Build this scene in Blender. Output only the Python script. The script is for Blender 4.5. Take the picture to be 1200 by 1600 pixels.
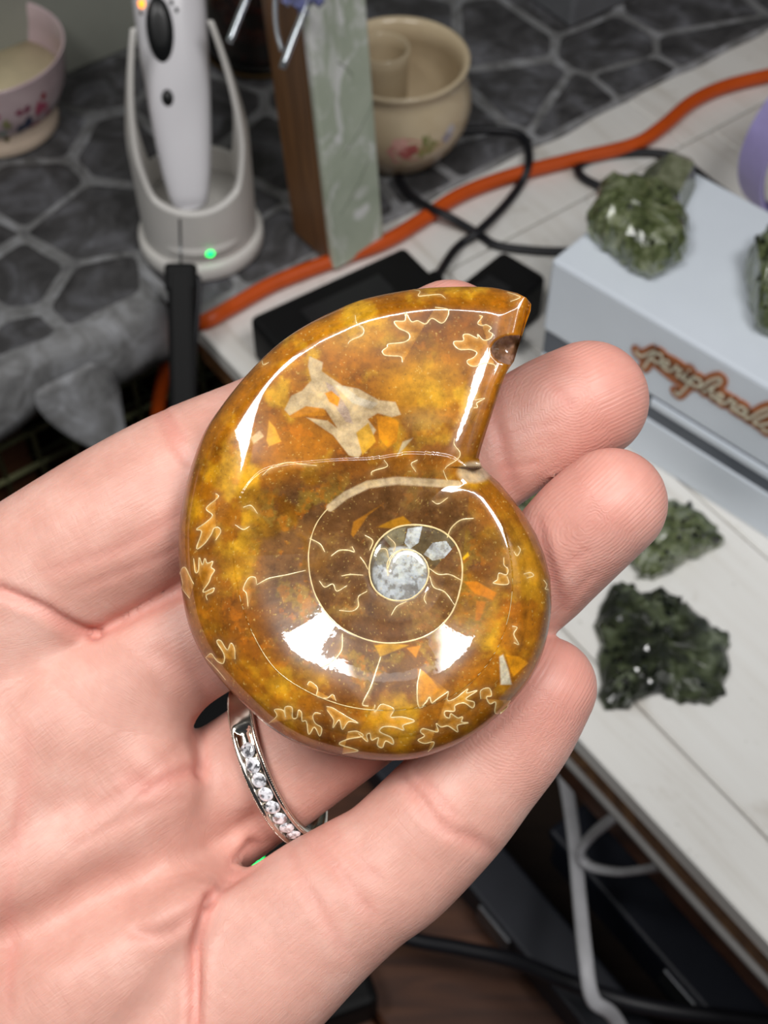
import bpy, bmesh, math, random
import numpy as np
from mathutils import Vector, Matrix

for o in list(bpy.data.objects):
    bpy.data.objects.remove(o, do_unlink=True)
SC = bpy.context.scene
COL = SC.collection
rng = np.random.default_rng(7)
random.seed(7)

# ------------------------------------------------------------------ camera
F = 2133.0                       # focal length in pixels of the 1200x1600 frame
H = 0.45                         # camera height above the table top
TH = math.radians(53.13)         # pitch below the horizon
ST, CT = math.sin(TH), math.cos(TH)
CAM = np.array([0.0, 0.0, H])
RIGHT = np.array([1.0, 0, 0]); UP = np.array([0, ST, CT]); FWD = np.array([0, CT, -ST])
cd = bpy.data.cameras.new('camera'); cam = bpy.data.objects.new('camera', cd); COL.objects.link(cam)
cam.location = CAM; cam.rotation_euler = (math.pi / 2 - TH, 0, 0)
cd.sensor_fit = 'VERTICAL'; cd.sensor_height = 36.0; cd.sensor_width = 27.0; cd.lens = 48.0
cd.clip_start = 0.01; cd.clip_end = 20
cd.dof.use_dof = True; cd.dof.focus_distance = 0.164; cd.dof.aperture_fstop = 46
SC.camera = cam

# ------------------------------------------------------------------ light
W = bpy.data.worlds.new('room'); SC.world = W; W.use_nodes = True
W.node_tree.nodes['Background'].inputs[0].default_value = (0.80, 0.88, 1.0, 1)
W.node_tree.nodes['Background'].inputs[1].default_value = 0.05

def area(name, loc, target, size, power, color, size_y=None, spread=180):
    l = bpy.data.lights.new(name, 'AREA'); l.energy = power; l.color = color
    l.shape = 'RECTANGLE' if size_y else 'DISK'; l.size = size
    if size_y: l.size_y = size_y
    l.spread = math.radians(spread)
    o = bpy.data.objects.new(name, l); COL.objects.link(o); o.location = loc
    o.rotation_euler = (Vector(target) - Vector(loc)).to_track_quat('-Z', 'Y').to_euler()
    return o
# the two heads and the bar between them of the lamp that stands over the bench, above the camera
area('bench_lamp', (-0.26, -0.03, 0.88), (-0.03, 0.15, 0.1), 0.30, 1.65, (1.0, 0.985, 0.97), size_y=0.18, spread=130)
area('bench_lamp', (0.0, -0.03, 0.88), (0.0, 0.15, 0.1), 0.24, 0.36, (1.0, 0.985, 0.97), size_y=0.05, spread=130)
area('bench_lamp', (0.25, -0.05, 0.88), (0.07, 0.15, 0.1), 0.26, 1.75, (1.0, 0.985, 0.97), size_y=0.18, spread=130)

VS = SC.view_settings
VS.view_transform = 'Standard'; VS.look = 'None'; VS.gamma = 1.0; VS.use_curve_mapping = False
VS.exposure = 0.0

# ------------------------------------------------------------------ helpers
def at(px, py, d):
    "world point seen at pixel px,py at axis depth d (metres)"
    return CAM + d * (FWD + RIGHT * (px - 600) / F - UP * (py - 800) / F)
def on(px, py, z=0.0):
    "world point seen at pixel px,py on the horizontal plane z"
    r = FWD + RIGHT * (px - 600) / F - UP * (py - 800) / F
    return CAM + r * ((z - H) / r[2])
E1 = np.array([0.8, 0.6, 0.0]); E2 = np.array([-0.6, 0.8, 0.0]); EZ = np.array([0, 0, 1.0])
def fr(a, b, z=0.0):
    "point in the bench frame: a along the ledge front, b towards the wall"
    return E1 * a + E2 * b + EZ * z
def tofr(p):
    return float(np.dot(p, E1)), float(np.dot(p, E2))

def tag(o, label=None, cat=None, group=None, kind=None):
    if label: o['label'] = label
    if cat: o['category'] = cat
    if group: o['group'] = group
    if kind: o['kind'] = kind
    return o
def empty(name, loc=(0, 0, 0), rz=0.0, parent=None):
    o = bpy.data.objects.new(name, None); COL.objects.link(o)
    o.location = loc; o.rotation_euler = (0, 0, rz); o.empty_display_size = 0.01
    if parent: o.parent = parent
    return o
def new_mesh(name, verts, faces, smooth=True):
    me = bpy.data.meshes.new(name)
    me.from_pydata([tuple(map(float, v)) for v in verts], [], [tuple(map(int, f)) for f in faces])
    me.update()
    if smooth:
        me.polygons.foreach_set('use_smooth', np.ones(len(me.polygons), bool))
    return me
def mo(name, verts, faces, mat, parent=None, smooth=True, loc=None):
    me = new_mesh(name, verts, faces, smooth)
    return link(name, me, mat, parent, loc)
def link(name, me, mat, parent=None, loc=None):
    if mat and not me.materials: me.materials.append(mat)
    o = bpy.data.objects.new(name, me); COL.objects.link(o)
    if parent: o.parent = parent
    if loc is not None: o.location = loc
    return o
def bm_obj(name, bm, mat, parent=None, smooth=False, loc=None):
    bmesh.ops.recalc_face_normals(bm, faces=bm.faces)
    me = bpy.data.meshes.new(name); bm.to_mesh(me); bm.free()
    if smooth: me.polygons.foreach_set('use_smooth', np.ones(len(me.polygons), bool))
    return link(name, me, mat, parent, loc)
def bm_box(bm, c, s, ax=None, bev=0.0, seg=2):
    "box with centre c, sizes s, axes ax (three vectors)"
    ax = ax or (np.array([1., 0, 0]), np.array([0, 1., 0]), np.array([0, 0, 1.]))
    t = bmesh.new()
    vs = []
    for i in (-.5, .5):
        for j in (-.5, .5):
            for k in (-.5, .5):
                vs.append(t.verts.new(tuple(np.asarray(c) + ax[0] * s[0] * i + ax[1] * s[1] * j + ax[2] * s[2] * k)))
    for f in ((0, 1, 3, 2), (4, 6, 7, 5), (0, 4, 5, 1), (2, 3, 7, 6), (0, 2, 6, 4), (1, 5, 7, 3)):
        t.faces.new([vs[i] for i in f])
    bmesh.ops.recalc_face_normals(t, faces=t.faces)
    if bev > 0:
        bmesh.ops.bevel(t, geom=list(t.edges), offset=bev, segments=seg, affect='EDGES', profile=0.5)
    m = bpy.data.meshes.new('t'); t.to_mesh(m); t.free(); bm.from_mesh(m); bpy.data.meshes.remove(m)
BA = (E1, E2, EZ)                 # axes of the bench frame
def box(name, c, s, mat, parent=None, ax=None, bev=0.0, seg=2, smooth=False):
    bm = bmesh.new(); bm_box(bm, c, s, ax, bev, seg)
    return bm_obj(name, bm, mat, parent, smooth)
def spline(pts, n=8, closed=False):
    "Catmull-Rom through the rows of pts"
    P = np.asarray(pts, float); k = len(P); out = []
    segs = k if closed else k - 1
    for i in range(segs):
        if closed:
            p0, p1, p2, p3 = P[(i - 1) % k], P[i], P[(i + 1) % k], P[(i + 2) % k]
        else:
            p1, p2 = P[i], P[i + 1]
            p0 = P[i - 1] if i > 0 else 2 * p1 - p2
            p3 = P[i + 2] if i + 2 < k else 2 * p2 - p1
        for j in range(n):
            t = j / n
            out.append(0.5 * ((2 * p1) + (-p0 + p2) * t + (2 * p0 - 5 * p1 + 4 * p2 - p3) * t * t + (-p0 + 3 * p1 - 3 * p2 + p3) * t ** 3))
    if not closed: out.append(P[-1])
    return np.array(out)
def tube(name, pts, r, mat, parent=None, seg=10, flat=None):
    "round (or flat strip: flat=(width,height)) tube along points"
    P = np.asarray(pts, float); n = len(P)
    T = np.gradient(P, axis=0); T /= np.linalg.norm(T, axis=1)[:, None] + 1e-12
    V = []; Fc = []
    u = None
    for i in range(n):
        if u is None:
            u = np.cross(T[i], [0, 0, 1.0])
            if np.linalg.norm(u) < 1e-3: u = np.cross(T[i], [1.0, 0, 0])
        u = u - T[i] * np.dot(u, T[i]); u /= np.linalg.norm(u)
        w = np.cross(u, T[i])
        rr = r[i] if hasattr(r, '__len__') else r
        for s in range(seg):
            a = 2 * math.pi * s / seg
            if flat: q = u * math.copysign(abs(math.cos(a)) ** .5, math.cos(a)) * flat[0] / 2 + w * math.sin(a) * flat[1] / 2
            else: q = (u * math.cos(a) + w * math.sin(a)) * rr
            V.append(P[i] + q)
    for i in range(n - 1):
        for s in range(seg):
            s2 = (s + 1) % seg
            Fc.append((i * seg + s, i * seg + s2, (i + 1) * seg + s2, (i + 1) * seg + s))
    Fc.append(tuple(range(seg))); Fc.append(tuple(range((n - 1) * seg, n * seg))[::-1])
    return mo(name, V, Fc, mat, parent)
def lathe(name, prof, mat, parent=None, seg=48, c=(0, 0, 0), rfun=None):
    "surface of revolution from (r,z) profile, open; profile closes itself where r=0"
    V = []; Fc = []
    for (r, z) in prof:
        for s in range(seg):
            a = 2 * math.pi * s / seg
            V.append((c[0] + r * math.cos(a), c[1] + r * math.sin(a), c[2] + z))
    for i in range(len(prof) - 1):
        for s in range(seg):
            s2 = (s + 1) % seg
            Fc.append((i * seg + s, i * seg + s2, (i + 1) * seg + s2, (i + 1) * seg + s))
    return mo(name, V, Fc, mat, parent)

# ---------------------------------------------------------------- materials
def srgb(r, g, b):
    f = lambda c: (c / 255 / 12.92) if c / 255 <= 0.04045 else ((c / 255 + 0.055) / 1.055) ** 2.4
    return (f(r), f(g), f(b), 1.0)
class NT:
    def __init__(s, name):
        s.m = bpy.data.materials.new(name); s.m.use_nodes = True
        s.t = s.m.node_tree; s.b = s.t.nodes['Principled BSDF']
    def n(s, kind, **kw):
        x = s.t.nodes.new(kind)
        for k, v in kw.items():
            if k in x.inputs: x.inputs[k].default_value = v
            else: setattr(x, k, v)
        return x
    def l(s, a, b): s.t.links.new(a, b)
    def set(s, **kw):
        for k, v in kw.items(): s.b.inputs[k.replace('_', ' ')].default_value = v
        return s
    def noise(s, scale, detail=4, rough=.55, vec=None, dist=0.0):
        x = s.n('ShaderNodeTexNoise'); x.inputs['Scale'].default_value = scale
        x.inputs['Detail'].default_value = detail; x.inputs['Roughness'].default_value = rough
        x.inputs['Distortion'].default_value = dist
        if vec is not None: s.l(vec, x.inputs['Vector'])
        return x.outputs['Fac']
    def coord(s, scale=(1, 1, 1), rot=(0, 0, 0), kind='Object'):
        c = s.n('ShaderNodeTexCoord'); m = s.n('ShaderNodeMapping')
        m.inputs['Scale'].default_value = scale; m.inputs['Rotation'].default_value = rot
        s.l(c.outputs[kind], m.inputs['Vector']); return m.outputs['Vector']
    def ramp(s, fac, stops):
        r = s.n('ShaderNodeValToRGB'); e = r.color_ramp.elements
        while len(e) > 1: e.remove(e[-1])
        e[0].position = stops[0][0]; e[0].color = stops[0][1]
        for p, c in stops[1:]:
            q = e.new(p); q.color = c
        s.l(fac, r.inputs['Fac']); return r.outputs['Color']
    def mix(s, fac, a, b, mode='MIX'):
        x = s.n('ShaderNodeMix', data_type='RGBA', blend_type=mode)
        for v, i in ((fac, 0), (a, 6), (b, 7)):
            if hasattr(v, 'default_value') or hasattr(v, 'links'): s.l(v, x.inputs[i])
            else: x.inputs[i].default_value = v
        return x.outputs[2]
    def math(s, op, a, b=0.0):
        x = s.n('ShaderNodeMath', operation=op)
        for v, i in ((a, 0), (b, 1)):
            if hasattr(v, 'links'): s.l(v, x.inputs[i])
            else: x.inputs[i].default_value = v
        return x.outputs[0]
    def attr(s, name):
        return s.n('ShaderNodeAttribute', attribute_name=name)
    def bump(s, h, strength, dist, prev=None):
        x = s.n('ShaderNodeBump'); x.inputs['Strength'].default_value = strength
        x.inputs['Distance'].default_value = dist; s.l(h, x.inputs['Height'])
        if prev is not None: s.l(prev, x.inputs['Normal'])
        return x.outputs['Normal']
def plain(name, col, rough=.5, metal=0.0, noise=None, bump=None, spec=.5, coat=0.0):
    "one colour with slight procedural variation"
    N = NT(name); N.set(Roughness=rough, Metallic=metal)
    N.b.inputs['Specular IOR Level'].default_value = spec
    N.b.inputs['Coat Weight'].default_value = coat; N.b.inputs['Coat Roughness'].default_value = .05
    v = N.coord()
    s, amt = noise or (60, .12)
    f = N.noise(s, 5, .6, v)
    dark = tuple(c * (1 - amt) for c in col[:3]) + (1,); lite = tuple(min(1, c * (1 + amt)) for c in col[:3]) + (1,)
    N.l(N.ramp(f, [(.3, dark), (.7, lite)]), N.b.inputs['Base Color'])
    if bump: N.l(N.bump(N.noise(bump[0], 4, .6, v), bump[1], bump[2]), N.b.inputs['Normal'])
    return N.m
def glow(name, col, strength):
    N = NT(name); N.set(Base_Color=col, Emission_Color=col, Emission_Strength=strength, Roughness=.3)
    return N.m
# ================================================================== HAND
# modelled in camera-aligned millimetres (x right, y up, d depth), then placed in the world
def cs(px, py, d):
    return np.array([(px - 600) / F * d, -(py - 800) / F * d, -d])
def chain(rows, n=7):
    "rows (px, py, depth mm, half width px) -> dense centres and radii in mm"
    S = spline(rows, n)
    C = np.array([cs(a, b, d) for a, b, d, h in S]); R = S[:, 3] * S[:, 2] / F
    return C, R
FING = {
 'index': [(-120, 1010, 186, 128), (60, 897, 181, 127), (190, 818, 179, 127), (300, 757, 179.5, 124), (410, 694, 182, 107), (510, 640, 183.5, 98), (610, 575, 184, 92), (702, 522, 182, 85)],
 'middle': [(40, 1135, 187, 118), (170, 1072, 184, 108), (300, 994, 182, 104), (470, 893, 182, 100), (640, 790, 182, 98), (770, 703, 181, 95), (800, 686, 181, 93), (865, 652, 181, 96), (920, 626, 180.5, 94)],
 'ring': [(210, 1345, 192, 112), (300, 1285, 189.5, 110), (390, 1218, 187, 109), (470, 1163, 185, 107), (590, 1080, 182, 100), (720, 990, 181, 93), (830, 905, 178.5, 89), (862, 877, 177, 87), (915, 822, 174, 90), (955, 787, 172.5, 88)],
 'pinky': [(250, 1665, 178, 138), (390, 1527, 178, 133), (490, 1436, 178, 121), (560, 1385, 178, 111), (618, 1347, 178, 107), (700, 1265, 178, 103), (752, 1207, 177.5, 96), (805, 1140, 177, 93), (853, 1074, 176, 80)],
}
META = [
 [(0, 955, 184, 135), (-120, 1080, 184, 170), (-350, 1350, 187, 220), (-620, 1700, 192, 240)],
 [(190, 1085, 183, 112), (60, 1190, 182, 150), (-150, 1390, 186, 200), (-480, 1760, 192, 240)],
 [(228, 1228, 180.5, 92), (150, 1300, 180.5, 126), (0, 1420, 184, 170), (-340, 1800, 192, 230)],
 [(262, 1432, 177, 96), (150, 1530, 178, 128), (0, 1660, 182, 170), (-250, 1900, 190, 220)],
 [(350, 1316, 183, 40), (285, 1328, 181.5, 72), (180, 1375, 181, 105), (0, 1510, 185, 150)],
 [(330, 1640, 181, 140), (150, 1800, 184, 200), (-100, 1980, 190, 230)],
]
THUMB = [(-560, 1560, 180, 240), (-640, 1250, 176, 200), (-620, 950, 176, 150), (-540, 760, 178, 130), (-470, 620, 178, 110)]
WRIST = [(-420, 1750, 192, 330), (-640, 2050, 198, 330), (-850, 2350, 204, 340)]

VX = 0.6
lo = np.array([-118.0, -150.0, -222.0]); hi = np.array([46.0, 40.0, -148.0])
dims = np.ceil((hi - lo) / VX).astype(int) + 1
gx = lo[0] + VX * np.arange(dims[0]); gy = lo[1] + VX * np.arange(dims[1]); gz = lo[2] + VX * np.arange(dims[2])
def field(C, R, zs=1.12):
    "distance field of a tapered rounded chain, filled only near it"
    G = np.full(dims, 9.0, np.float32)
    for i in range(len(C) - 1):
        a, b = C[i], C[i + 1]; ra, rb = R[i], R[i + 1]; m = max(ra, rb) + 8.5
        i0 = np.maximum(0, np.floor((np.minimum(a, b) - m - lo) / VX).astype(int))
        i1 = np.minimum(dims, np.ceil((np.maximum(a, b) + m - lo) / VX).astype(int) + 1)
        if np.any(i1 <= i0): continue
        X = gx[i0[0]:i1[0], None, None]; Y = gy[None, i0[1]:i1[1], None]; Z = gz[None, None, i0[2]:i1[2]]
        ab = b - a; L2 = float(ab @ ab) + 1e-9
        t = np.clip(((X - a[0]) * ab[0] + (Y - a[1]) * ab[1] + (Z - a[2]) * ab[2]) / L2, 0, 1).astype(np.float32)
        dx = X - a[0] - t * ab[0]; dy = Y - a[1] - t * ab[1]; dz = (Z - a[2] - t * ab[2]) * zs
        D = np.sqrt(dx * dx + dy * dy + dz * dz) - (ra + t * (rb - ra))
        s = G[i0[0]:i1[0], i0[1]:i1[1], i0[2]:i1[2]]
        np.minimum(s, D, out=s)
    return G
def smin(a, b, k):
    h = np.clip(0.5 + 0.5 * (b - a) / k, 0, 1)
    return b + (a - b) * h - k * h * (1 - h)
CH = {k: chain(v) for k, v in FING.items()}
palm = None
for rows in META:
    g = field(*chain(rows, 6), zs=1.05)
    palm = g if palm is None else smin(palm, g, 4.5)
palm = smin(palm, field(*chain(THUMB, 5)), 8.0)
palm = smin(palm, field(*chain(WRIST, 5)), 9.0)
fing = None
for k in ('index', 'middle', 'ring', 'pinky'):
    g = field(*CH[k])
    fing = g if fing is None else np.minimum(fing, g)
SD = smin(palm, fing, 3.0)
SD = np.minimum(SD, np.minimum(palm, fing))
del palm, fing

def surface_nets(S, origin, h):
    "naive surface nets, returns vertices and quads"
    neg = S < 0
    nx, ny, nz = S.shape
    c = np.zeros((nx - 1, ny - 1, nz - 1), np.int8)
    for i in (0, 1):
        for j in (0, 1):
            for k in (0, 1):
                c += neg[i:nx - 1 + i, j:ny - 1 + j, k:nz - 1 + k]
    act = np.argwhere((c > 0) & (c < 8))
    idx = -np.ones(c.shape, np.int64); idx[act[:, 0], act[:, 1], act[:, 2]] = np.arange(len(act))
    corner = {(i, j, k): S[act[:, 0] + i, act[:, 1] + j, act[:, 2] + k] for i in (0, 1) for j in (0, 1) for k in (0, 1)}
    acc = np.zeros((len(act), 3)); cnt = np.zeros(len(act))
    ks = list(corner)
    for a in ks:
        for ax in range(3):
            if a[ax] == 0:
                b = list(a); b[ax] = 1; b = tuple(b)
                va, vb = corner[a], corner[b]
                m = (va < 0) != (vb < 0)
                t = np.where(m, va / np.where(m, va - vb, 1), 0)
                p = np.tile(np.array(a, float), (len(act), 1)); p[:, ax] += t
                acc += p * m[:, None]; cnt += m
    V = origin + h * (act + acc / cnt[:, None])
    Q = []
    for ax in range(3):
        u, w = [(1, 2), (2, 0), (0, 1)][ax]
        sl = [slice(0, n) for n in S.shape]; sl2 = list(sl)
        sl[ax] = slice(0, S.shape[ax] - 1); sl2[ax] = slice(1, S.shape[ax])
        n0 = neg[tuple(sl)]; n1 = neg[tuple(sl2)]
        e = np.argwhere(n0 != n1)
        lim = np.array(c.shape)
        ok = (e[:, u] > 0) & (e[:, w] > 0) & (e[:, u] < lim[u]) & (e[:, w] < lim[w])
        e = e[ok]
        def cell(du, dw):
            q = e.copy(); q[:, u] -= du; q[:, w] -= dw
            return idx[q[:, 0], q[:, 1], q[:, 2]]
        q = np.stack([cell(1, 1), cell(0, 1), cell(0, 0), cell(1, 0)], 1)
        inside = neg[e[:, 0], e[:, 1], e[:, 2]]
        q[~inside] = q[~inside][:, ::-1]
        Q.append(q)
    Q = np.concatenate(Q); Q = Q[(Q >= 0).all(1)]
    return V, Q
HV, HQ = surface_nets(SD, lo, VX)
del SD
# keep only the shell, drop free bits; smooth a little
def neighbours(Q, n):
    e = np.concatenate([Q[:, [0, 1]], Q[:, [1, 2]], Q[:, [2, 3]], Q[:, [3, 0]]])
    return e
lab = np.arange(len(HV)); HE = neighbours(HQ, len(HV))
while True:
    m_ = np.minimum(lab[HE[:, 0]], lab[HE[:, 1]]); old = lab.copy()
    np.minimum.at(lab, HE[:, 0], m_); np.minimum.at(lab, HE[:, 1], m_)
    lab = lab[lab]
    if (lab == old).all(): break
keep = lab == np.bincount(lab).argmax()
ren = np.cumsum(keep) - 1; HQ = ren[HQ[keep[HQ[:, 0]]]]; HV = HV[keep]
HE = neighbours(HQ, len(HV))
deg = np.zeros(len(HV)); np.add.at(deg, HE[:, 0], 1); np.add.at(deg, HE[:, 1], 1)
def lap(V, it, lam=.5):
    for _ in range(it):
        s = np.zeros_like(V)
        for k in range(V.shape[1]):
            s[:, k] = np.bincount(HE[:, 0], V[HE[:, 1], k], len(V)) + np.bincount(HE[:, 1], V[HE[:, 0], k], len(V))
        V = V + lam * (s / np.maximum(deg, 1)[:, None] - V)
    return V
HV = lap(HV, 4)
def vnormals(V, Q):
    n = np.cross(V[Q[:, 2]] - V[Q[:, 0]], V[Q[:, 3]] - V[Q[:, 1]])
    N = np.zeros_like(V)
    for c in range(4):
        for k in range(3):
            N[:, k] += np.bincount(Q[:, c], n[:, k], len(V))
    return N / (np.linalg.norm(N, axis=1)[:, None] + 1e-12)
HN = vnormals(HV, HQ)
vpx = 600 + HV[:, 0] / -HV[:, 2] * F; vpy = 800 - HV[:, 1] / -HV[:, 2] * F   # where each vertex sits along the palm side

def polydist(px, py, line):
    "distance of points to a polyline and the parameter along it"
    L = np.asarray(line, float); best = np.full(len(px), 1e9); par = np.zeros(len(px)); side = np.zeros(len(px))
    s0 = 0.0
    for a, b in zip(L[:-1], L[1:]):
        ab = b - a; l2 = ab @ ab + 1e-9
        t = np.clip(((px - a[0]) * ab[0] + (py - a[1]) * ab[1]) / l2, 0, 1)
        dx = px - a[0] - t * ab[0]; dy = py - a[1] - t * ab[1]; d = np.hypot(dx, dy)
        m = d < best; best[m] = d[m]; par[m] = s0 + t[m] * math.sqrt(l2); side[m] = np.sign(ab[0] * dy - ab[1] * dx)[m]
        s0 += math.sqrt(l2)
    return best, par / max(s0, 1e-6), side
# creases and folds of the skin: (polyline in photo pixels, width px, depth mm, redness)
CREASE = [
 ([(0, 922), (60, 948), (110, 975), (150, 990)], 9, .9, .8),
 ([(150, 990), (200, 965), (280, 925)], 10, .6, .6),
 ([(245, 636), (262, 668), (282, 705), (300, 730)], 8, .45, .5),
 ([(254, 634), (275, 668), (292, 690)], 5, .25, .3),
 ([(325, 1408), (310, 1450), (305, 1500), (304, 1640)], 9, 1.3, .8),
 ([(404, 1335), (325, 1408)], 10, .8, .5),
 ([(310, 1128), (313, 1180), (312, 1210)], 9, .7, .4),
 ([(390, 1305), (300, 1340), (190, 1385), (80, 1440), (-60, 1500)], 40, 2.7, .12),
 ([(320, 1405), (285, 1440), (245, 1460), (200, 1455)], 10, .45, .35),
 ([(40, 1120), (38, 1220), (20, 1330), (12, 1450), (25, 1600)], 7, .16, .45),
 ([(0, 1340), (60, 1280), (150, 1245)], 22, .35, .1),
 ([(610, 1200), (650, 1240), (690, 1290), (735, 1310), (775, 1335)], 10, .38, .5),
 ([(640, 1195), (680, 1240), (720, 1285)], 6, .2, .4),
 ([(470, 1290), (510, 1340), (550, 1390), (590, 1440)], 9, .28, .35),
 ([(500, 1275), (545, 1330), (600, 1385)], 7, .22, .3),
 ([(440, 1318), (470, 1370), (500, 1420), (545, 1500)], 8, .25, .3),
 ([(762, 590), (772, 650), (790, 720), (806, 780)], 10, .35, .5),
 ([(780, 735), (815, 728), (850, 722)], 5, .14, .2),
 ([(772, 690), (830, 670), (880, 660)], 5, .12, .2),
 ([(855, 600), (880, 620), (898, 640)], 5, .14, .3),
 ([(835, 800), (848, 850), (862, 900), (880, 960)], 10, .35, .5),
 ([(850, 920), (890, 880), (925, 855)], 5, .12, .2),
 ([(860, 975), (900, 925), (935, 890)], 5, .14, .2),
 ([(340, 640), (250, 760), (190, 870)], 22, .22, .0),
 ([(300, 790), (200, 850), (60, 900)], 9, .15, .35),
 ([(290, 850), (200, 890), (110, 925)], 7, .12, .3),
 ([(230, 1010), (300, 1060), (330, 1100)], 14, .3, .2),
 ([(180, 1200), (240, 1230), (330, 1190)], 14, .25, .35),
 ([(215, 1245), (260, 1215), (310, 1200)], 6, .2, .5),
 ([(120, 1290), (220, 1220), (300, 1150)], 10, .2, .2),
 ([(100, 1330), (210, 1275), (290, 1240)], 8, .15, .15),
]
disp = np.zeros(len(HV)); red = np.zeros(len(HV))
front = np.clip(HN[:, 2] * 2.2, 0, 1)
for ln, w, dep, rd in CREASE:
    L = spline([tuple(map(float, p)) for p in ln], 5)
    m = (vpx > L[:, 0].min() - 4 * w) & (vpx < L[:, 0].max() + 4 * w) & (vpy > L[:, 1].min() - 4 * w) & (vpy < L[:, 1].max() + 4 * w)
    ii = np.where(m & (HN[:, 2] > .05))[0]
    if not len(ii): continue
    d, par, sd = polydist(vpx[ii], vpy[ii], L)
    fade = np.clip(np.minimum(par, 1 - par) / .14, 0, 1) ** .6 if dep < .6 else 1.0
    disp[ii] -= dep * np.exp(-(d / w) ** 2) * fade * front[ii]
    disp[ii] += .13 * dep * np.exp(-((d - 2.0 * w) / (1.1 * w)) ** 2) * fade * front[ii]
    red[ii] += rd * np.exp(-(d / (1.7 * w)) ** 2) * fade
# soft pads that swell between the creases
PADS = [(235, 1200, 65, .8), (285, 1400, 60, .9), (215, 1045, 60, .6), (120, 1520, 110, .8), (215, 800, 90, .4),
        (905, 620, 55, .4), (930, 800, 55, .4), (835, 1090, 55, .4), (530, 1425, 70, .5), (680, 1290, 60, .3), (60, 1100, 100, .5), (90, 1265, 80, -.7), (160, 1400, 70, -.6), (215, 1150, 60, .5), (30, 1190, 60, -.4), (90, 1040, 60, .5), (60, 1590, 80, .6)]
for a, b, r, hgt in PADS:
    disp += 1.35 * hgt * np.exp(-((vpx - a) ** 2 + (vpy - b) ** 2) / r ** 2) * front
HV = HV + HN * disp[:, None]
# local finger coordinates for ridges and fine lines
phase = np.zeros(len(HV)); ridge = np.zeros(len(HV)); along = np.zeros((len(HV), 3)); tipm = np.zeros(len(HV))
best = np.full(len(HV), 1e9)
for fi, k in enumerate(('index', 'middle', 'ring', 'pinky')):
    C, R = CH[k]
    seg = np.linalg.norm(np.diff(C, axis=0), axis=1); cum = np.concatenate([[0], np.cumsum(seg)])
    dmin = np.full(len(HV), 1e9); s = np.zeros(len(HV)); q = np.zeros(len(HV))
    for i in range(len(C) - 1):
        ab = C[i + 1] - C[i]; l2 = ab @ ab
        t = np.clip(((HV - C[i]) @ ab) / l2, -.2 if i == 0 else 0, 1.6 if i == len(C) - 2 else 1)
        p = HV - C[i] - t[:, None] * ab
        d = np.linalg.norm(p, axis=1) - (R[i] + np.clip(t, 0, 1) * (R[i + 1] - R[i]))
        lat = np.array([-ab[1], ab[0], 0]); lat /= np.linalg.norm(lat)
        m = d < dmin; dmin[m] = d[m]; s[m] = cum[i] + t[m] * seg[i]; q[m] = (p @ lat)[m]
    tip = cum[-1]
    m = dmin < best; best[m] = dmin[m]
    u = (s - tip)[m]; v = q[m]                # u: mm from the tip centre (negative towards the palm), v: across
    core_u, core_v = (-2.5, 0.5)
    du = u - core_u; dv = v - core_v
    loop = np.sqrt((du * .8) ** 2 + (dv + .25 * np.minimum(du, 0)) ** 2 + 1e-3)
    phase[m] = loop / .42
    ridge[m] = np.clip((u + 15) / 5, 0, 1) * np.clip(HN[m, 2] * 2.5, 0, 1)
    along[m, 0] = u; along[m, 1] = v; along[m, 2] = fi * 7.0
    tipm[m] = np.clip((u + 14) / 12, 0, 1)
palmw = np.clip(best / 3.0, 0, 1)
pal_u = (vpx * .8 - vpy * .6) / 12.5; pal_v = (vpx * .6 + vpy * .8) / 12.5
along[:, 0] = along[:, 0] * (1 - palmw) + pal_u * palmw
along[:, 1] = along[:, 1] * (1 - palmw) + pal_v * palmw
red = np.clip(red, 0, .8) + .55 * tipm
HAND_ORG = at(400, 1000, .178)
def to_world(V):
    return CAM + .001 * (V[:, 0:1] * RIGHT + V[:, 1:2] * UP - V[:, 2:3] * FWD)
hw = to_world(HV) - HAND_ORG
me = bpy.data.meshes.new('hand')
me.vertices.add(len(hw)); me.vertices.foreach_set('co', hw.astype(np.float32).ravel())
me.loops.add(len(HQ) * 4); me.loops.foreach_set('vertex_index', HQ.astype(np.int32).ravel())
me.polygons.add(len(HQ)); me.polygons.foreach_set('loop_start', np.arange(0, len(HQ) * 4, 4, dtype=np.int32))
me.update(calc_edges=True); me.validate()
me.polygons.foreach_set('use_smooth', np.ones(len(me.polygons), bool))
for nm, arr in (('redness', red), ('phase', phase), ('ridge', ridge)):
    a = me.attributes.new(nm, 'FLOAT', 'POINT'); a.data.foreach_set('value', arr.astype(np.float32))
a = me.attributes.new('grain', 'FLOAT_VECTOR', 'POINT'); a.data.foreach_set('vector', along.astype(np.float32).ravel())

N = NT('skin')
red_a = N.attr('redness').outputs['Fac']; gr = N.attr('grain').outputs['Vector']
v = N.coord()
base = N.ramp(N.noise(95, 4, .6, v), [(.30, (.545, .28, .222, 1)), (.52, (.635, .345, .28, 1)), (.70, (.71, .43, .36, 1))])
mott = N.noise(420, 3, .6, v)
base = N.mix(N.math('MULTIPLY', N.math('SUBTRACT', mott, .42), .55), base, (.66, .30, .235, 1))
base = N.mix(N.math('MULTIPLY', red_a, .62), base, (.65, .23, .19, 1))
N.l(base, N.b.inputs['Base Color'])
N.set(Roughness=.44, Subsurface_Weight=.28, Subsurface_Scale=.0022)
N.b.inputs['Subsurface Radius'].default_value = (1.0, .32, .18)
N.b.inputs['Specular IOR Level'].default_value = .38
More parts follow.
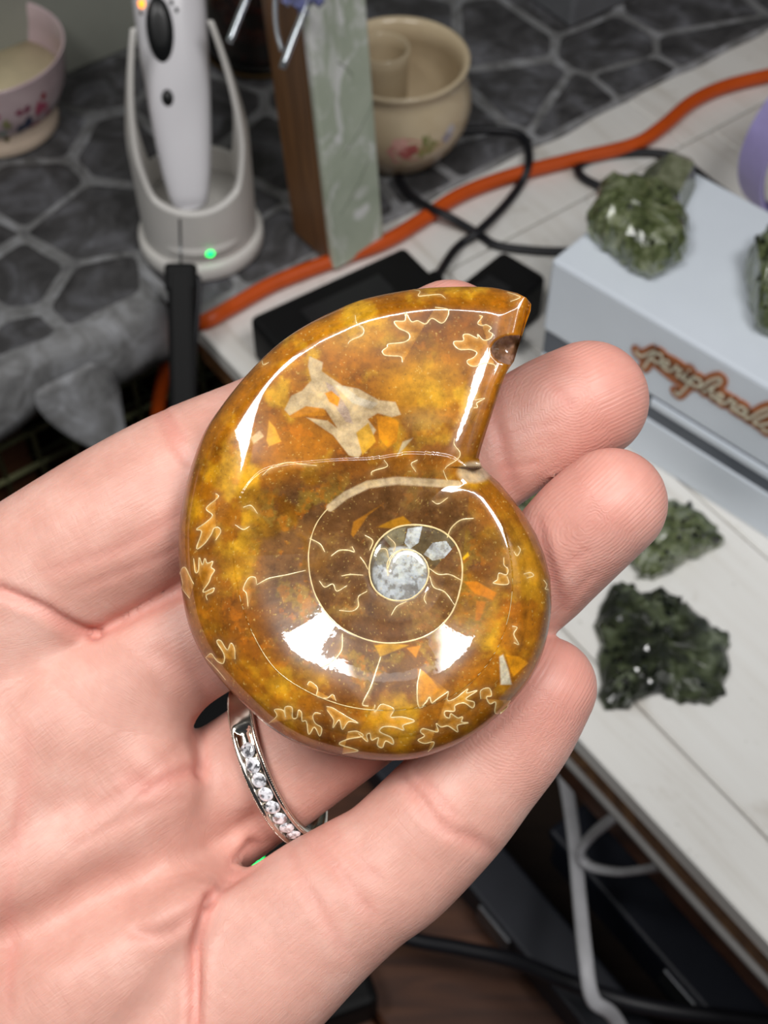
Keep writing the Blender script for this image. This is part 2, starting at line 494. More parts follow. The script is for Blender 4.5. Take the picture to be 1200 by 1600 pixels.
# ridges of the finger tips
ph = N.attr('phase').outputs['Fac']; rm = N.attr('ridge').outputs['Fac']
warp = N.math('ADD', N.math('MULTIPLY', ph, 2 * math.pi), N.math('MULTIPLY', N.noise(160, 2, .5, v), 9.0))
rid = N.math('MULTIPLY', N.math('SINE', warp), rm)
nb = N.bump(rid, .16, .00007)
# fine lines along and across the finger
mp = N.n('ShaderNodeMapping'); mp.inputs['Scale'].default_value = (.35, 2.6, 1); N.l(gr, mp.inputs['Vector'])
nb = N.bump(N.noise(1.0, 4, .65, mp.outputs['Vector'], .4), .32, .0003, nb)
mp2 = N.n('ShaderNodeMapping'); mp2.inputs['Scale'].default_value = (1.6, .3, 1); N.l(gr, mp2.inputs['Vector'])
nb = N.bump(N.noise(1.0, 3, .6, mp2.outputs['Vector'], .5), .22, .0003, nb)
vo = N.n('ShaderNodeTexVoronoi', feature='DISTANCE_TO_EDGE'); vo.inputs['Scale'].default_value = 1500; N.l(v, vo.inputs['Vector'])
nb = N.bump(vo.outputs['Distance'], .06, .0001, nb)
N.l(nb, N.b.inputs['Normal'])
hand = link('hand', me, N.m, None, HAND_ORG)
tag(hand, 'open left hand with pink skin holding the amber fossil on its fingers', 'hand')
# ================================================================== AMMONITE
AD = 166.0                                       # depth of its middle plane (mm)
AK = AD / F                                      # mm per photo pixel there
OUT = [(860, 903), (861, 955), (850, 1014), (829, 1060), (793, 1104), (742, 1147), (690, 1173), (637, 1187), (570, 1187), (507, 1176), (460, 1160), (420, 1135), (388, 1107), (351, 1070), (319, 1029), (294, 974), (282, 907), (279, 850), (282, 805), (295, 742), (317, 680), (345, 636), (387, 584), (432, 540), (475, 510), (520, 487), (570, 467), (647, 452), (710, 448), (765, 449), (792, 454)]
OUT = spline([tuple(map(float, p)) for p in OUT], 8)
OUT = np.concatenate([OUT, np.array([(808, 458), (822, 465), (830, 475), (829, 486), (822, 505), (812, 535), (806, 555), (803, 565), (797, 572), (790, 585), (783, 605), (773, 635), (762, 668), (752, 700), (748, 716), (752, 728), (762, 738), (780, 754), (800, 778), (820, 805), (838, 835), (851, 868), (860, 903)], float)])
RIDGE = spline([(798, 535), (800, 505), (770, 487), (700, 480), (625, 483), (550, 494), (480, 523), (425, 565), (385, 610), (358, 660), (350, 710), (358, 760), (364, 800), (365, 870), (374, 930), (395, 990), (430, 1045), (480, 1080), (540, 1103), (600, 1110), (660, 1104), (715, 1082), (755, 1046), (783, 1000), (798, 945), (800, 890), (790, 835), (770, 790), (742, 757)], 5)
DISH = spline([(742, 757), (735, 735), (700, 712), (640, 708), (580, 716), (530, 718), (480, 722), (430, 728), (400, 742), (376, 775), (367, 820)], 5)
DISHP = np.concatenate([DISH, spline([(364, 870), (374, 930), (395, 990), (430, 1045), (480, 1080), (540, 1103), (600, 1110), (660, 1104), (715, 1082), (755, 1046), (783, 1000), (798, 945), (800, 890), (790, 835), (770, 790), (742, 757)], 5)])
def inside(px, py, poly):
    P = np.asarray(poly, float); c = np.zeros(len(px), bool)
    for a, b in zip(P, np.roll(P, -1, 0)):
        if a[1] == b[1]: continue
        m = (a[1] > py) != (b[1] > py)
        c ^= m & (px < (b[0] - a[0]) * (py - a[1]) / (b[1] - a[1]) + a[0])
    return c
def sm(x): x = np.clip(x, 0, 1); return x * x * (3 - 2 * x)
SPIR = spline([(735, 757), (690, 758), (640, 752), (590, 752), (545, 771), (512, 795), (490, 828), (482, 875), (493, 930), (526, 975), (575, 1000), (625, 1004), (672, 990), (704, 960), (719, 920), (722, 882), (712, 850), (687, 828), (650, 820), (615, 826), (588, 850), (577, 888), (585, 920), (610, 937), (640, 936), (662, 918), (670, 893), (662, 872), (645, 860), (625, 860), (612, 872), (606, 888)], 6)
def relief(px, py):
    "height (mm) of the polished face above the middle plane"
    px = np.asarray(px, float).ravel(); py = np.asarray(py, float).ravel()
    e, _, _ = polydist(px, py, np.vstack([OUT, OUT[:1]])); e = e * AK
    low = sm((py - 640) / 330) * (1 - .35 * sm((px - 700) / 150) * sm((900 - py) / 150))
    wr = 3.0 + 3.0 * low
    t = np.clip(e / wr, 0, 1)
    h = (4.75 + .5 * low) * np.clip(1 - (1 - t) ** 2.35, 0, 1) ** (1 / 2.35)
    # sloping shoulder inside the rounded rim, widest at the left
    wide = 1.1 + 6.0 * np.exp(-(((px - 335) / 90) ** 2 + ((py - 725) / 95) ** 2)) + .9 * np.exp(-(((px - 780) / 90) ** 2 + ((py - 490) / 60) ** 2))
    h += .27 * wide * sm(.5 + .5 * np.clip((e - wr * .45) / wide, 0, 1)) * 2 - .27 * wide
    # broken mouth: sharper edge there
    mouth, _, _ = polydist(px, py, [(828, 470), (806, 555), (783, 605), (752, 700), (748, 716)])
    tm = np.clip(mouth * AK / 1.6, 0, 1); hm = 4.2 + 1.6 * np.sqrt(np.clip(1 - (1 - tm) ** 2, 0, 1))
    near = sm((60 - mouth) / 55) * ((px > 690) & (py < 730))
    h = h * (1 - near) + np.maximum(h, np.minimum(hm, 5.8)) * near
    # gentle swelling of the last chamber
    h += .55 * np.exp(-(((px - 590) / 190) ** 2 + ((py - 600) / 110) ** 2))
    # dished inner whorls
    ins = inside(px, py, DISHP)
    d, _, _ = polydist(px, py, np.vstack([DISHP, DISHP[:1]]))
    dd = np.where(ins, d, 0) * AK
    h -= 2.15 * sm(dd / 11.0)
    # spiral seam: soft step and shallow groove, raised core
    ds, _, _ = polydist(px, py, SPIR)
    h += np.where(ins, .16 * (1 - np.exp(-(ds / 26.0) ** 2)), 0)
    h -= .10 * np.exp(-(ds / 7.0) ** 2)
    r = np.hypot(px - 625, py - 895)
    h += .12 * np.exp(-(r / 70.0) ** 2)
    # notch in the mouth rim and chip at the seam
    h -= 3.0 * sm(1.45 - np.hypot((px - 803) / 27, (py - 547) / 17))
    h -= .5 * np.exp(-(((px - 738) / 22) ** 2 + ((py - 738) / 17) ** 2))
    return h
def vnoise(x, y, seed, oct=4, gain=.55):
    "fractal value noise in numpy"
    g = np.random.default_rng(seed).random((64, 64)); out = np.zeros_like(x); a = 1.0; tot = 0
    for o in range(oct):
        xi = np.floor(x).astype(int); yi = np.floor(y).astype(int); fx = x - xi; fy = y - yi
        fx = fx * fx * (3 - 2 * fx); fy = fy * fy * (3 - 2 * fy)
        s = lambda i, j: g[(xi + i) % 64, (yi + j) % 64]
        out += a * ((s(0, 0) * (1 - fx) + s(1, 0) * fx) * (1 - fy) + (s(0, 1) * (1 - fx) + s(1, 1) * fx) * fy)
        tot += a; a *= gain; x = x * 2.03 + 7.1; y = y * 2.03 + 3.7
    return out / tot
# polar mesh of the front face, a rounded back and a rim between
AC = np.array([600.0, 850.0])
nth, nr = 1150, 250
ang = []
oa = np.unwrap(np.arctan2(OUT[:, 1] - AC[1], OUT[:, 0] - AC[0]))
arc = np.concatenate([[0], np.cumsum(np.hypot(*np.diff(OUT, axis=0).T))])
sarr = np.linspace(0, arc[-1], nth, endpoint=False)
bx = np.interp(sarr, arc, OUT[:, 0]); by = np.interp(sarr, arc, OUT[:, 1])
fr_ = 1 - (1 - np.linspace(0, 1, nr)) ** 1.25             # a bit denser at the rim
PX = AC[0] + (bx - AC[0])[:, None] * fr_[None, 1:]; PY = AC[1] + (by - AC[1])[:, None] * fr_[None, 1:]
Hh = relief(PX, PY).reshape(PX.shape)
Hh[:, -1] = np.where((bx > 742) & (by > 462) & (by < 722), 3.6, Hh[:, -1])
Vf = np.stack([(PX - 600) * (AD - Hh) / F, -(PY - 800) * (AD - Hh) / F, -AD + Hh], -1)
nrr = nr - 1
# back: coarse rounded shell sharing the same outline
nb_ = 14
tb = np.linspace(1, .0, nb_ + 1)[1:]
BX = AC[0] + (bx - AC[0])[:, None] * (tb[None, :]); BY = AC[1] + (by - AC[1])[:, None] * tb[None, :]
BH = -4.4 * np.sqrt(1 - tb ** 2.6)[None, :] * np.ones((nth, 1))
Vb = np.stack([(BX - 600) * AK, -(BY - 800) * AK, -AD + BH], -1)[:, :-1]
mid = np.stack([(bx - 600) * AK, -(by - 800) * AK, np.full(nth, -AD - .9)], -1)
HC = relief([AC[0]], [AC[1]])[0]
allV = np.concatenate([Vf.reshape(-1, 3), mid, Vb.reshape(-1, 3), [[(AC[0] - 600) * (AD - HC) / F, -(AC[1] - 800) * (AD - HC) / F, -AD + HC]], [[(AC[0] - 600) * AK, -(AC[1] - 800) * AK, -AD - 4.4]]])
i = np.arange(nth); i2 = (i + 1) % nth
Fq = []
jj = np.arange(nrr - 1)
a = (i[:, None] * nrr + jj[None, :]); b = (i2[:, None] * nrr + jj[None, :])
Fq.append(np.stack([a, a + 1, b + 1, b], -1).reshape(-1, 4)[:, ::-1])
mo_ = nth * nrr; bo_ = mo_ + nth; nbk = nb_ - 1
Fq.append(np.stack([i * nrr + nrr - 1, mo_ + i, mo_ + i2, i2 * nrr + nrr - 1], -1)[:, ::-1])
Fq.append(np.stack([mo_ + i, bo_ + i * nbk, bo_ + i2 * nbk, mo_ + i2], -1)[:, ::-1])
jb = np.arange(nbk - 1)
a = (bo_ + i[:, None] * nbk + jb[None, :]); b = (bo_ + i2[:, None] * nbk + jb[None, :])
Fq.append(np.stack([a, a + 1, b + 1, b], -1).reshape(-1, 4)[:, ::-1])
Fq = np.concatenate(Fq)
cf = len(allV) - 2; cb = len(allV) - 1
tris = np.concatenate([np.stack([np.full(nth, cf), i * nrr, i2 * nrr], -1)[:, ::-1], np.stack([np.full(nth, cb), bo_ + i * nbk + nbk - 1, bo_ + i2 * nbk + nbk - 1], -1)])

# ---- colours of the stone (mineral pattern, and the white reflection on the core)
apx = 600 - allV[:, 0] / allV[:, 2] * F; apy = 800 + allV[:, 1] / allV[:, 2] * F
lin = lambda c: np.array(srgb(*c)[:3])
n1 = vnoise(apx / 62, apy / 62, 3, 5); n2 = vnoise(apx / 28 + 9, apy / 28, 5, 5, .6); n3 = vnoise(apx / 9, apy / 9 + 4, 8, 3, .6); n4 = vnoise(apx / 110 + 3, apy / 110, 11, 4)
def mixc(a, b, t): return a * (1 - t[:, None]) + b * t[:, None]
gold = lin((202, 150, 30)); amber = lin((160, 98, 14)); brown = lin((112, 62, 12)); dark = lin((74, 46, 22)); olive = lin((150, 118, 42)); orange = lin((214, 120, 12)); smoky = lin((104, 76, 48)); cream = lin((214, 190, 150)); grey = lin((172, 156, 140))
colr = mixc(np.tile(amber, (len(apx), 1)), gold, sm((n1 - .44) * 5.5))
colr = mixc(colr, brown, sm((n4 - .50) * 6) * .75)
colr = mixc(colr, orange, sm((n2 - .62) * 8) * .3)
dish = inside(apx, apy, DISHP)
dd_, _, _ = polydist(apx, apy, np.vstack([DISHP, DISHP[:1]]))
dm = np.where(dish, sm(dd_ / 60), 0)
colr = mixc(colr, mixc(np.tile(smoky, (len(apx), 1)), brown, sm((n1 - .45) * 6)), dm * .72)
colr = mixc(colr, olive, dm * sm((n2 - .52) * 7) * .7)
colr = mixc(colr, orange * .8, dm * sm((n3 * .5 + n2 * .5 - .58) * 12) * .4)
SPOLY = SPIR[:6 * 17]
inner = inside(apx, apy, spline([(735, 757), (640, 752), (590, 752), (545, 771), (512, 795), (490, 828), (482, 875), (493, 930), (526, 975), (575, 1000), (625, 1004), (672, 990), (704, 960), (719, 920), (722, 882)], 5))
colr = mixc(colr, mixc(np.tile(lin((92, 58, 26)), (len(apx), 1)), lin((120, 84, 48)), sm((n2 - .4) * 5)), inner * .62)
core = inside(apx, apy, SPIR[6 * 16:6 * 24])
colr = mixc(colr, mixc(np.tile(lin((92, 82, 58)), (len(apx), 1)), lin((70, 48, 28)), sm((n2 - .5) * 9)), core * .8)
nuc = sm((46 - np.hypot(apx - 625, apy - 897)) / 6)  # bluish white reflection on the core, painted into the colour
colr = mixc(colr, mixc(np.tile(lin((186, 192, 196)), (len(apx), 1)), lin((140, 140, 138)), sm((n3 - .45) * 5)), nuc * .92)
# pale chambers beside the core
for poly in ([(637, 826), (660, 822), (654, 848), (640, 858), (632, 848)], [(662, 866), (676, 848), (697, 845), (706, 858), (694, 872), (676, 876)]):
    colr = mixc(colr, mixc(np.tile(lin((190, 196, 202)), (len(apx), 1)), lin((150, 150, 150)), sm((n3 - .4) * 4)), inside(apx, apy, poly) * .85)
for poly in ([(596, 836), (617, 826), (632, 834), (630, 850), (612, 856)], [(582, 866), (592, 852), (606, 856), (608, 880), (590, 884)], [(620, 826), (634, 824), (632, 846), (622, 848)]):
    colr = mixc(colr, np.tile(lin((128, 120, 92)), (len(apx), 1)), inside(apx, apy, poly) * .7)
# warm rim, darker brown low edge, golden last chamber
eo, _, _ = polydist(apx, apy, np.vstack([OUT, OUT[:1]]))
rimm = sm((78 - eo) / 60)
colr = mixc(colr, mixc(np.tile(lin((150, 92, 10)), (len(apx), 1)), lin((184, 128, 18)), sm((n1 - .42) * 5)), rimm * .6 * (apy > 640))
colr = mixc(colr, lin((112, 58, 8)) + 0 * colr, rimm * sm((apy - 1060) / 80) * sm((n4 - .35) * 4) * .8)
colr = mixc(colr, lin((106, 60, 22)) + 0 * colr, sm(1 - np.hypot((apx - 735) / 75, (apy - 505) / 55)) * .6 + sm(1 - np.hypot((apx - 690) / 95, (apy - 705) / 40)) * .55 + sm(1 - np.hypot((apx - 770) / 60, (apy - 870) / 120)) * .5)
colr = mixc(colr, gold * 1.05 + 0 * colr, sm(1 - np.hypot((apx - 660) / 95, (apy - 600) / 75)) * .6 + sm(1 - np.hypot((apx - 560) / 100, (apy - 520) / 45)) * .45)
colr = mixc(colr, lin((150, 120, 70)) + 0 * colr, sm(1 - np.hypot((apx - 665) / 70, (apy - 655) / 30)) * .6 * sm((n2 - .35) * 5))
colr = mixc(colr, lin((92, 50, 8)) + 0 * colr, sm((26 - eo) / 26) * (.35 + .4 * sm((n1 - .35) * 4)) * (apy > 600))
# mineral specks
sp = vnoise(apx / 3.2, apy / 3.2, 21, 2, .5)
colr = mixc(colr, lin((226, 196, 110)) + 0 * colr, sm((sp - .78) * 9) * .4 * (eo > 6))
colr = mixc(colr, dark + 0 * colr, sm((.24 - sp) * 9) * .35)
# calcite fragments and orange chips set in the stone
FRAG = [
 ([(483, 556), (505, 566), (503, 580), (535, 602), (560, 607), (592, 625), (618, 628), (627, 648), (612, 652), (590, 646), (575, 655), (588, 672), (577, 690), (560, 716), (545, 712), (520, 680), (478, 652), (512, 657), (526, 668), (508, 640), (455, 653), (444, 640), (455, 618), (472, 610), (486, 594), (481, 572)], (196, 172, 132)),
 ([(508, 596), (520, 602), (545, 640), (552, 662), (540, 660), (520, 630)], (178, 154, 136)),
 ([(507, 614), (518, 610), (532, 622), (528, 636), (514, 628)], (210, 136, 16)),
 ([(450, 650), (478, 634), (506, 638), (512, 650), (478, 650), (456, 654)], (190, 120, 14)),
 ([(588, 650), (612, 652), (624, 660), (620, 690), (606, 700), (592, 684)], (206, 132, 12)),
 ([(556, 676), (576, 660), (588, 690), (566, 712)], (200, 150, 40)),
 ([(629, 690), (646, 684), (622, 712), (618, 716)], (190, 170, 130)),
 ([(391, 684), (406, 672), (413, 682), (396, 694)], (214, 176, 120)),
 ([(416, 688), (420, 656), (430, 668), (440, 690), (420, 698)], (208, 150, 40)),
 ([(780, 1026), (786, 1022), (794, 1044), (800, 1070), (782, 1070)], (206, 196, 170)),
 ([(790, 1022), (812, 1026), (826, 1036), (802, 1058), (794, 1040)], (206, 136, 16)),
 ([(723, 908), (745, 908), (776, 926), (770, 938), (742, 928)], (186, 112, 16)),
 ([(744, 938), (760, 940), (750, 970), (742, 970)], (180, 108, 16)),
 ([(722, 872), (731, 862), (734, 868), (724, 876)], (230, 176, 30)),
 ([(652, 1044), (662, 1048), (690, 1078), (668, 1092), (655, 1100)], (212, 136, 10)),
 ([(584, 1008), (612, 1004), (640, 1008), (606, 1022), (594, 1026)], (186, 136, 30)),
 ([(634, 1012), (658, 1008), (650, 1028)], (182, 116, 20)),
 ([(588, 824), (612, 812), (630, 806), (644, 818), (612, 826)], (176, 120, 24)),
 ([(548, 835), (552, 815), (600, 786), (575, 806), (552, 840)], (170, 110, 28)),
 ([(520, 600), (540, 604), (560, 620), (592, 630), (580, 640), (550, 630)], (196, 182, 158)),
]
for poly, c in FRAG:
    d_, _, _ = polydist(apx, apy, poly + poly[:1]); ins_ = inside(apx, apy, poly)
    k = np.where(ins_, sm(.35 + d_ / 3), sm(.35 - d_ / 3))
    colr = mixc(colr, lin(c) * (0.8 + .5 * n2[:, None]), k * .95)
# umbilical shell band and broken mouth face
d_, pr_, _ = polydist(apx, apy, [(516, 793), (540, 774), (575, 757), (620, 751), (670, 754), (715, 757)])
colr = mixc(colr, cream + 0 * colr, sm((7.5 - d_) / 3) * (.55 + .4 * n3))
side = ((apx > 740) & (apy > 458) & (apy < 724) & (allV[:, 2] < -AD + 4.6) & (eo < 3)) | (np.hypot((apx - 803) / 36, (apy - 547) / 23) < 1)
colr = mixc(colr, mixc(np.tile(lin((150, 118, 104)), (len(apx), 1)), lin((104, 74, 56)), sm((n3 - .4) * 5)), side * .9)
d_ = np.hypot((apx - 741) / 28, (apy - 738) / 18)
colr = mixc(colr, lin((186, 166, 140)) + 0 * colr, sm((1.1 - d_) / .4) * .8)
# dull, unpolished patch low in the dish
dull = sm((1.18 - np.hypot((apx - 618 + 14 * (n2 - .5)) / 74, (apy - 1015 + 30 * (n1 - .5)) / 100)) / .35)
rough_ = np.clip(dull * .25 + side * .4 + sm((1.0 - d_) / .4) * .15 + .04, 0, 1)

def s4(L, ox, oy, k=4.0): return [(ox + x / k, oy + y / k) for x, y in L]
A_ = lambda L: s4(L, 270, 430); B_ = lambda L: s4(L, 560, 430); C_ = lambda L: s4(L, 270, 800); D_ = lambda L: s4(L, 560, 800, 3.871); E_ = lambda L: s4(L, 470, 740)
SUT = [
 (B_([(340, 90), (385, 100), (375, 130), (440, 125), (510, 120), (545, 145)]), 2.2),
 (B_([(480, 200), (560, 215), (555, 265), (520, 300), (460, 270), (420, 305), (370, 285), (330, 290), (295, 235), (290, 285), (225, 290), (250, 330), (310, 360), (320, 395), (280, 420), (190, 430), (180, 450), (150, 475), (165, 500), (215, 505), (265, 510), (275, 545)]), 3.0),
 (B_([(755, 250), (775, 260), (745, 300), (770, 315), (800, 310), (830, 330), (815, 350), (840, 370), (820, 400), (780, 405), (745, 370), (745, 395), (690, 370), (655, 375), (655, 410), (600, 415), (600, 440), (635, 465), (700, 465), (740, 485), (720, 515), (680, 535), (690, 560), (730, 570), (790, 550), (850, 560), (858, 590)]), 2.6),
 (B_([(930, 105), (990, 125), (1010, 140), (950, 165)]), 1.8),
 (B_([(730, 780), (790, 770), (740, 800), (745, 825), (720, 830)]), 2.2),
 (B_([(600, 1020), (600, 1060), (635, 1110), (620, 1150), (560, 1190), (540, 1210)]), 2.0),
 (A_([(1140, 250), (1150, 300), (1190, 330), (1185, 370), (1110, 410), (1095, 430)]), 2.2),
 (B_([(0, 315), (30, 340), (30, 370), (0, 390), (-40, 400)]), 2.0),
 (A_([(520, 555), (555, 530), (565, 560), (600, 545)]), 1.8),
 ([(337, 771), (341, 777), (322, 794), (332, 805), (322, 816), (307, 827), (315, 831), (307, 857), (319, 850), (330, 835), (334, 826), (341, 824), (345, 831), (337, 844)], 2.4),
 (C_([(130, 290), (140, 375), (160, 365), (165, 285), (185, 330), (200, 290), (215, 320), (250, 310), (240, 345), (260, 365), (240, 400), (225, 440), (190, 490), (200, 500), (255, 475), (250, 500), (210, 520), (215, 550)]), 2.6),
 (C_([(130, 450), (105, 400), (75, 345), (48, 372), (60, 440), (60, 480), (105, 540)]), 2.4),
 (C_([(205, 910), (240, 885), (275, 930), (315, 945), (320, 890), (275, 812), (300, 805), (340, 862), (362, 820), (385, 850), (390, 920)]), 2.6),
 (C_([(205, 910), (245, 950), (290, 1000), (330, 1050)]), 2.2),
 (C_([(600, 1320), (650, 1275), (635, 1235), (690, 1240), (705, 1285), (700, 1222), (745, 1222), (748, 1285), (775, 1285), (785, 1240), (805, 1255), (808, 1305), (835, 1310), (850, 1390), (885, 1345), (918, 1400), (930, 1350), (890, 1320), (875, 1280), (890, 1255), (925, 1260)]), 2.6),
 (C_([(960, 1215), (1000, 1225), (1090, 1280), (1160, 1320), (1100, 1310), (1060, 1360), (1040, 1300), (1000, 1350), (1005, 1300), (965, 1240)]), 2.2),
 (C_([(840, 1080), (860, 1060), (905, 1100), (900, 1150), (960, 1165), (1000, 1140), (1020, 1180)]), 2.2),
 (C_([(1095, 1375), (1150, 1370), (1190, 1400), (1095, 1420), (1040, 1450), (1130, 1480), (1155, 1495), (1060, 1510)]), 2.6),
 (D_([(100, 1165), (100, 1210), (135, 1165), (175, 1170), (215, 1195), (195, 1240), (265, 1240), (340, 1265), (270, 1290), (275, 1320), (215, 1300), (150, 1300), (130, 1330), (200, 1365), (210, 1405), (165, 1385), (145, 1425), (115, 1410), (120, 1365), (80, 1380), (70, 1340), (50, 1350), (55, 1390), (0, 1340)]), 2.8),
 (D_([(375, 950), (355, 1060), (365, 1180), (410, 1150), (430, 1120), (445, 1155), (480, 1130), (545, 1085)]), 3.2),
 (D_([(545, 1085), (540, 1140), (590, 1125), (660, 1070), (655, 1095), (720, 1080), (650, 1130), (700, 1150), (690, 1185), (640, 1155), (585, 1170), (580, 1205), (525, 1205), (525, 1235), (550, 1245), (560, 1220), (600, 1245), (630, 1240), (625, 1270), (665, 1275), (600, 1290), (600, 1330), (545, 1295), (500, 1300), (470, 1280), (480, 1330), (395, 1310), (375, 1330), (400, 1355), (360, 1380), (400, 1400), (455, 1390), (450, 1420), (420, 1450)]), 2.8),
 (D_([(740, 1130), (740, 1080), (790, 1065), (805, 1110), (775, 1120), (795, 1160), (830, 1150), (825, 1210), (850, 1220), (890, 1190), (920, 1140)]), 2.8),
 (D_([(135, 875), (110, 950), (70, 1070), (25, 1160), (60, 1175)]), 3.2),
 (D_([(880, 275), (880, 320), (905, 345), (895, 380), (850, 370), (840, 410), (815, 430), (880, 440), (910, 430), (900, 390)]), 2.2),
 (D_([(965, 205), (980, 230), (960, 265), (940, 240)]), 2.0),
 (D_([(1000, 375), (1040, 365), (1060, 385), (1020, 400)]), 2.0),
 (D_([(1120, 410), (1140, 440), (1130, 465), (1150, 470)]), 2.0),
 (D_([(930, 690), (960, 700), (940, 740), (970, 800), (940, 790)]), 2.4),
 (E_([(55, 405), (120, 440), (150, 490)]), 2.6),
 (E_([(190, 515), (240, 480), (300, 480), (335, 490), (320, 455)]), 2.8),
 (E_([(370, 520), (400, 560), (420, 600)]), 2.4),
 (E_([(415, 735), (360, 770), (360, 830), (320, 860), (240, 855)]), 2.4),
 (E_([(115, 670), (150, 710), (200, 690), (225, 735), (290, 700)]), 2.4),
 (E_([(255, 640), (310, 630), (390, 635)]), 2.4),
 (E_([(800, 590), (860, 630), (930, 630), (1000, 665)]), 2.2),
 (E_([(805, 640), (830, 710), (900, 740), (960, 820)]), 2.2),
 (E_([(915, 400), (940, 340), (1000, 290), (1080, 280)]), 3.0),
 (E_([(545, 640), (540, 560), (580, 500), (640, 470)]), 1.8),
 (E_([(455, 480), (530, 470), (550, 530)]), 1.6),
 (E_([(540, 390), (590, 440), (580, 490)]), 1.6),
 (E_([(400, 385), (450, 420), (430, 480)]), 2.6),
 (E_([(565, 885), (600, 830), (660, 800)]), 2.2),
 (E_([(820, 170), (860, 190), (920, 150)]), 1.8),
 (E_([(785, 740), (770, 780), (785, 815)]), 1.8),
 (C_([(1060, 760), (1055, 860), (1000, 930), (930, 975)]), 3.0),
 (C_([(525, 455), (600, 415), (700, 395), (830, 365)]), 2.6),
 (C_([(470, 590), (460, 510), (440, 480), (475, 412), (515, 410), (525, 450)]), 2.2),
 (C_([(390, 80), (440, 110), (480, 90)]), 2.0),
 (A_([(440, 1450), (490, 1440), (530, 1490)]), 2.2),
 (A_([(560, 1250), (620, 1200), (720, 1170), (800, 1180), (900, 1190)]), 2.0),
 (B_([(160, 1155), (180, 1195), (90, 1225), (80, 1250)]), 2.2),
 (B_([(370, 1155), (330, 1180), (360, 1230)]), 2.2),
 (B_([(530, 1220), (545, 1260), (560, 1290)]), 2.0),
]
# lobes of the sutures: pale margin, golden inside, darker stone around them
mar = np.zeros(len(apx)); fil = np.zeros(len(apx)); drk = np.zeros(len(apx))
for L, w in SUT:
    q = spline([tuple(map(float, p)) for p in L], 3); m = np.where((apx > q[:, 0].min() - 26) & (apx < q[:, 0].max() + 26) & (apy > q[:, 1].min() - 26) & (apy < q[:, 1].max() + 26))[0]
    if not len(m): continue
    d_ = polydist(apx[m], apy[m], q)[0]; ins_ = inside(apx[m], apy[m], q); big = len(L) > 6
    mar[m] = np.maximum(mar[m], np.exp(-d_ / 3.2) * np.where(ins_, 1, .35))
    if big:
        fil[m] = np.maximum(fil[m], np.where(ins_, .35 + .65 * np.exp(-d_ / 7), 0))
        drk[m] = np.maximum(drk[m], np.where(ins_, 0, np.exp(-d_ / 9)))
colr = mixc(colr, lin((98, 52, 8)) + 0 * colr, drk * .55)
colr = mixc(colr, lin((204, 136, 18)) + 0 * colr, fil * .7)
colr = mixc(colr, lin((226, 196, 140)) + 0 * colr, mar * .45)

AMM_ORG = at(600, 850, AD * .001)
me = bpy.data.meshes.new('stone')
wv = to_world(allV) - AMM_ORG
me.vertices.add(len(wv)); me.vertices.foreach_set('co', wv.astype(np.float32).ravel())
li = np.concatenate([Fq.ravel(), tris.ravel()]).astype(np.int32)
ls = np.concatenate([np.arange(0, len(Fq) * 4, 4), len(Fq) * 4 + np.arange(0, len(tris) * 3, 3)]).astype(np.int32)
me.loops.add(len(li)); me.loops.foreach_set('vertex_index', li)
me.polygons.add(len(ls)); me.polygons.foreach_set('loop_start', ls)
me.update(calc_edges=True); me.validate()
me.polygons.foreach_set('use_smooth', np.ones(len(me.polygons), bool))
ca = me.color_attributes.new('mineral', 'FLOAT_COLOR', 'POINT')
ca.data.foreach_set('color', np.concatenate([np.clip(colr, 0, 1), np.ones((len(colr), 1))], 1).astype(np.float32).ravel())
ra = me.attributes.new('matt', 'FLOAT', 'POINT'); ra.data.foreach_set('value', rough_.astype(np.float32))

pa_ = me.attributes.new('polish', 'FLOAT', 'POINT'); pa_.data.foreach_set('value', ((.25 + .75 * sm((eo - 3) / 16)) * (1 - .93 * dull)).astype(np.float32))
N = NT('polished_amber_fossil')
v = N.coord()
c0 = N.attr('mineral').outputs['Color']
fine = N.noise(900, 4, .7, v); fine2 = N.noise(260, 5, .65, v)
c1 = N.mix(.75, c0, N.ramp(fine2, [(.28, (.36, .30, .22, 1)), (.5, (1, 1, 1, 1)), (.72, (1.5, 1.42, 1.1, 1))]), 'MULTIPLY')
c1 = N.mix(.5, c1, N.ramp(fine, [(.32, (.55, .5, .4, 1)), (.5, (1, 1, 1, 1)), (.68, (1.35, 1.3, 1.15, 1))]), 'MULTIPLY')
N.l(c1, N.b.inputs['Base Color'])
N.l(N.math('ADD', N.attr('matt').outputs['Fac'], .22), N.b.inputs['Roughness'])
N.l(N.attr('polish').outputs['Fac'], N.b.inputs['Coat Weight']); N.b.inputs['Specular IOR Level'].default_value = .3
N.set(IOR=1.55, Coat_Roughness=.03, Coat_IOR=1.75, Subsurface_Weight=.15, Subsurface_Scale=.0015)
N.b.inputs['Subsurface Radius'].default_value = (1, .5, .1)
nb = N.bump(N.noise(500, 3, .6, v), .06, .0001)
N.l(nb, N.b.inputs['Normal'])
nc = N.bump(N.noise(1600, 3, .7, v), .035, .00006)
nc = N.bump(N.noise(160, 4, .6, v), .10, .0004, nc)
N.l(nc, N.b.inputs['Coat Normal'])
ammo = empty('ammonite_fossil', AMM_ORG)
tag(ammo, 'polished amber and brown coiled ammonite fossil resting across the fingers', 'fossil')
link('stone', me, N.m, ammo)
m_sut = plain('cream_calcite', srgb(222, 196, 140), .3, noise=(900, .25), coat=.8)
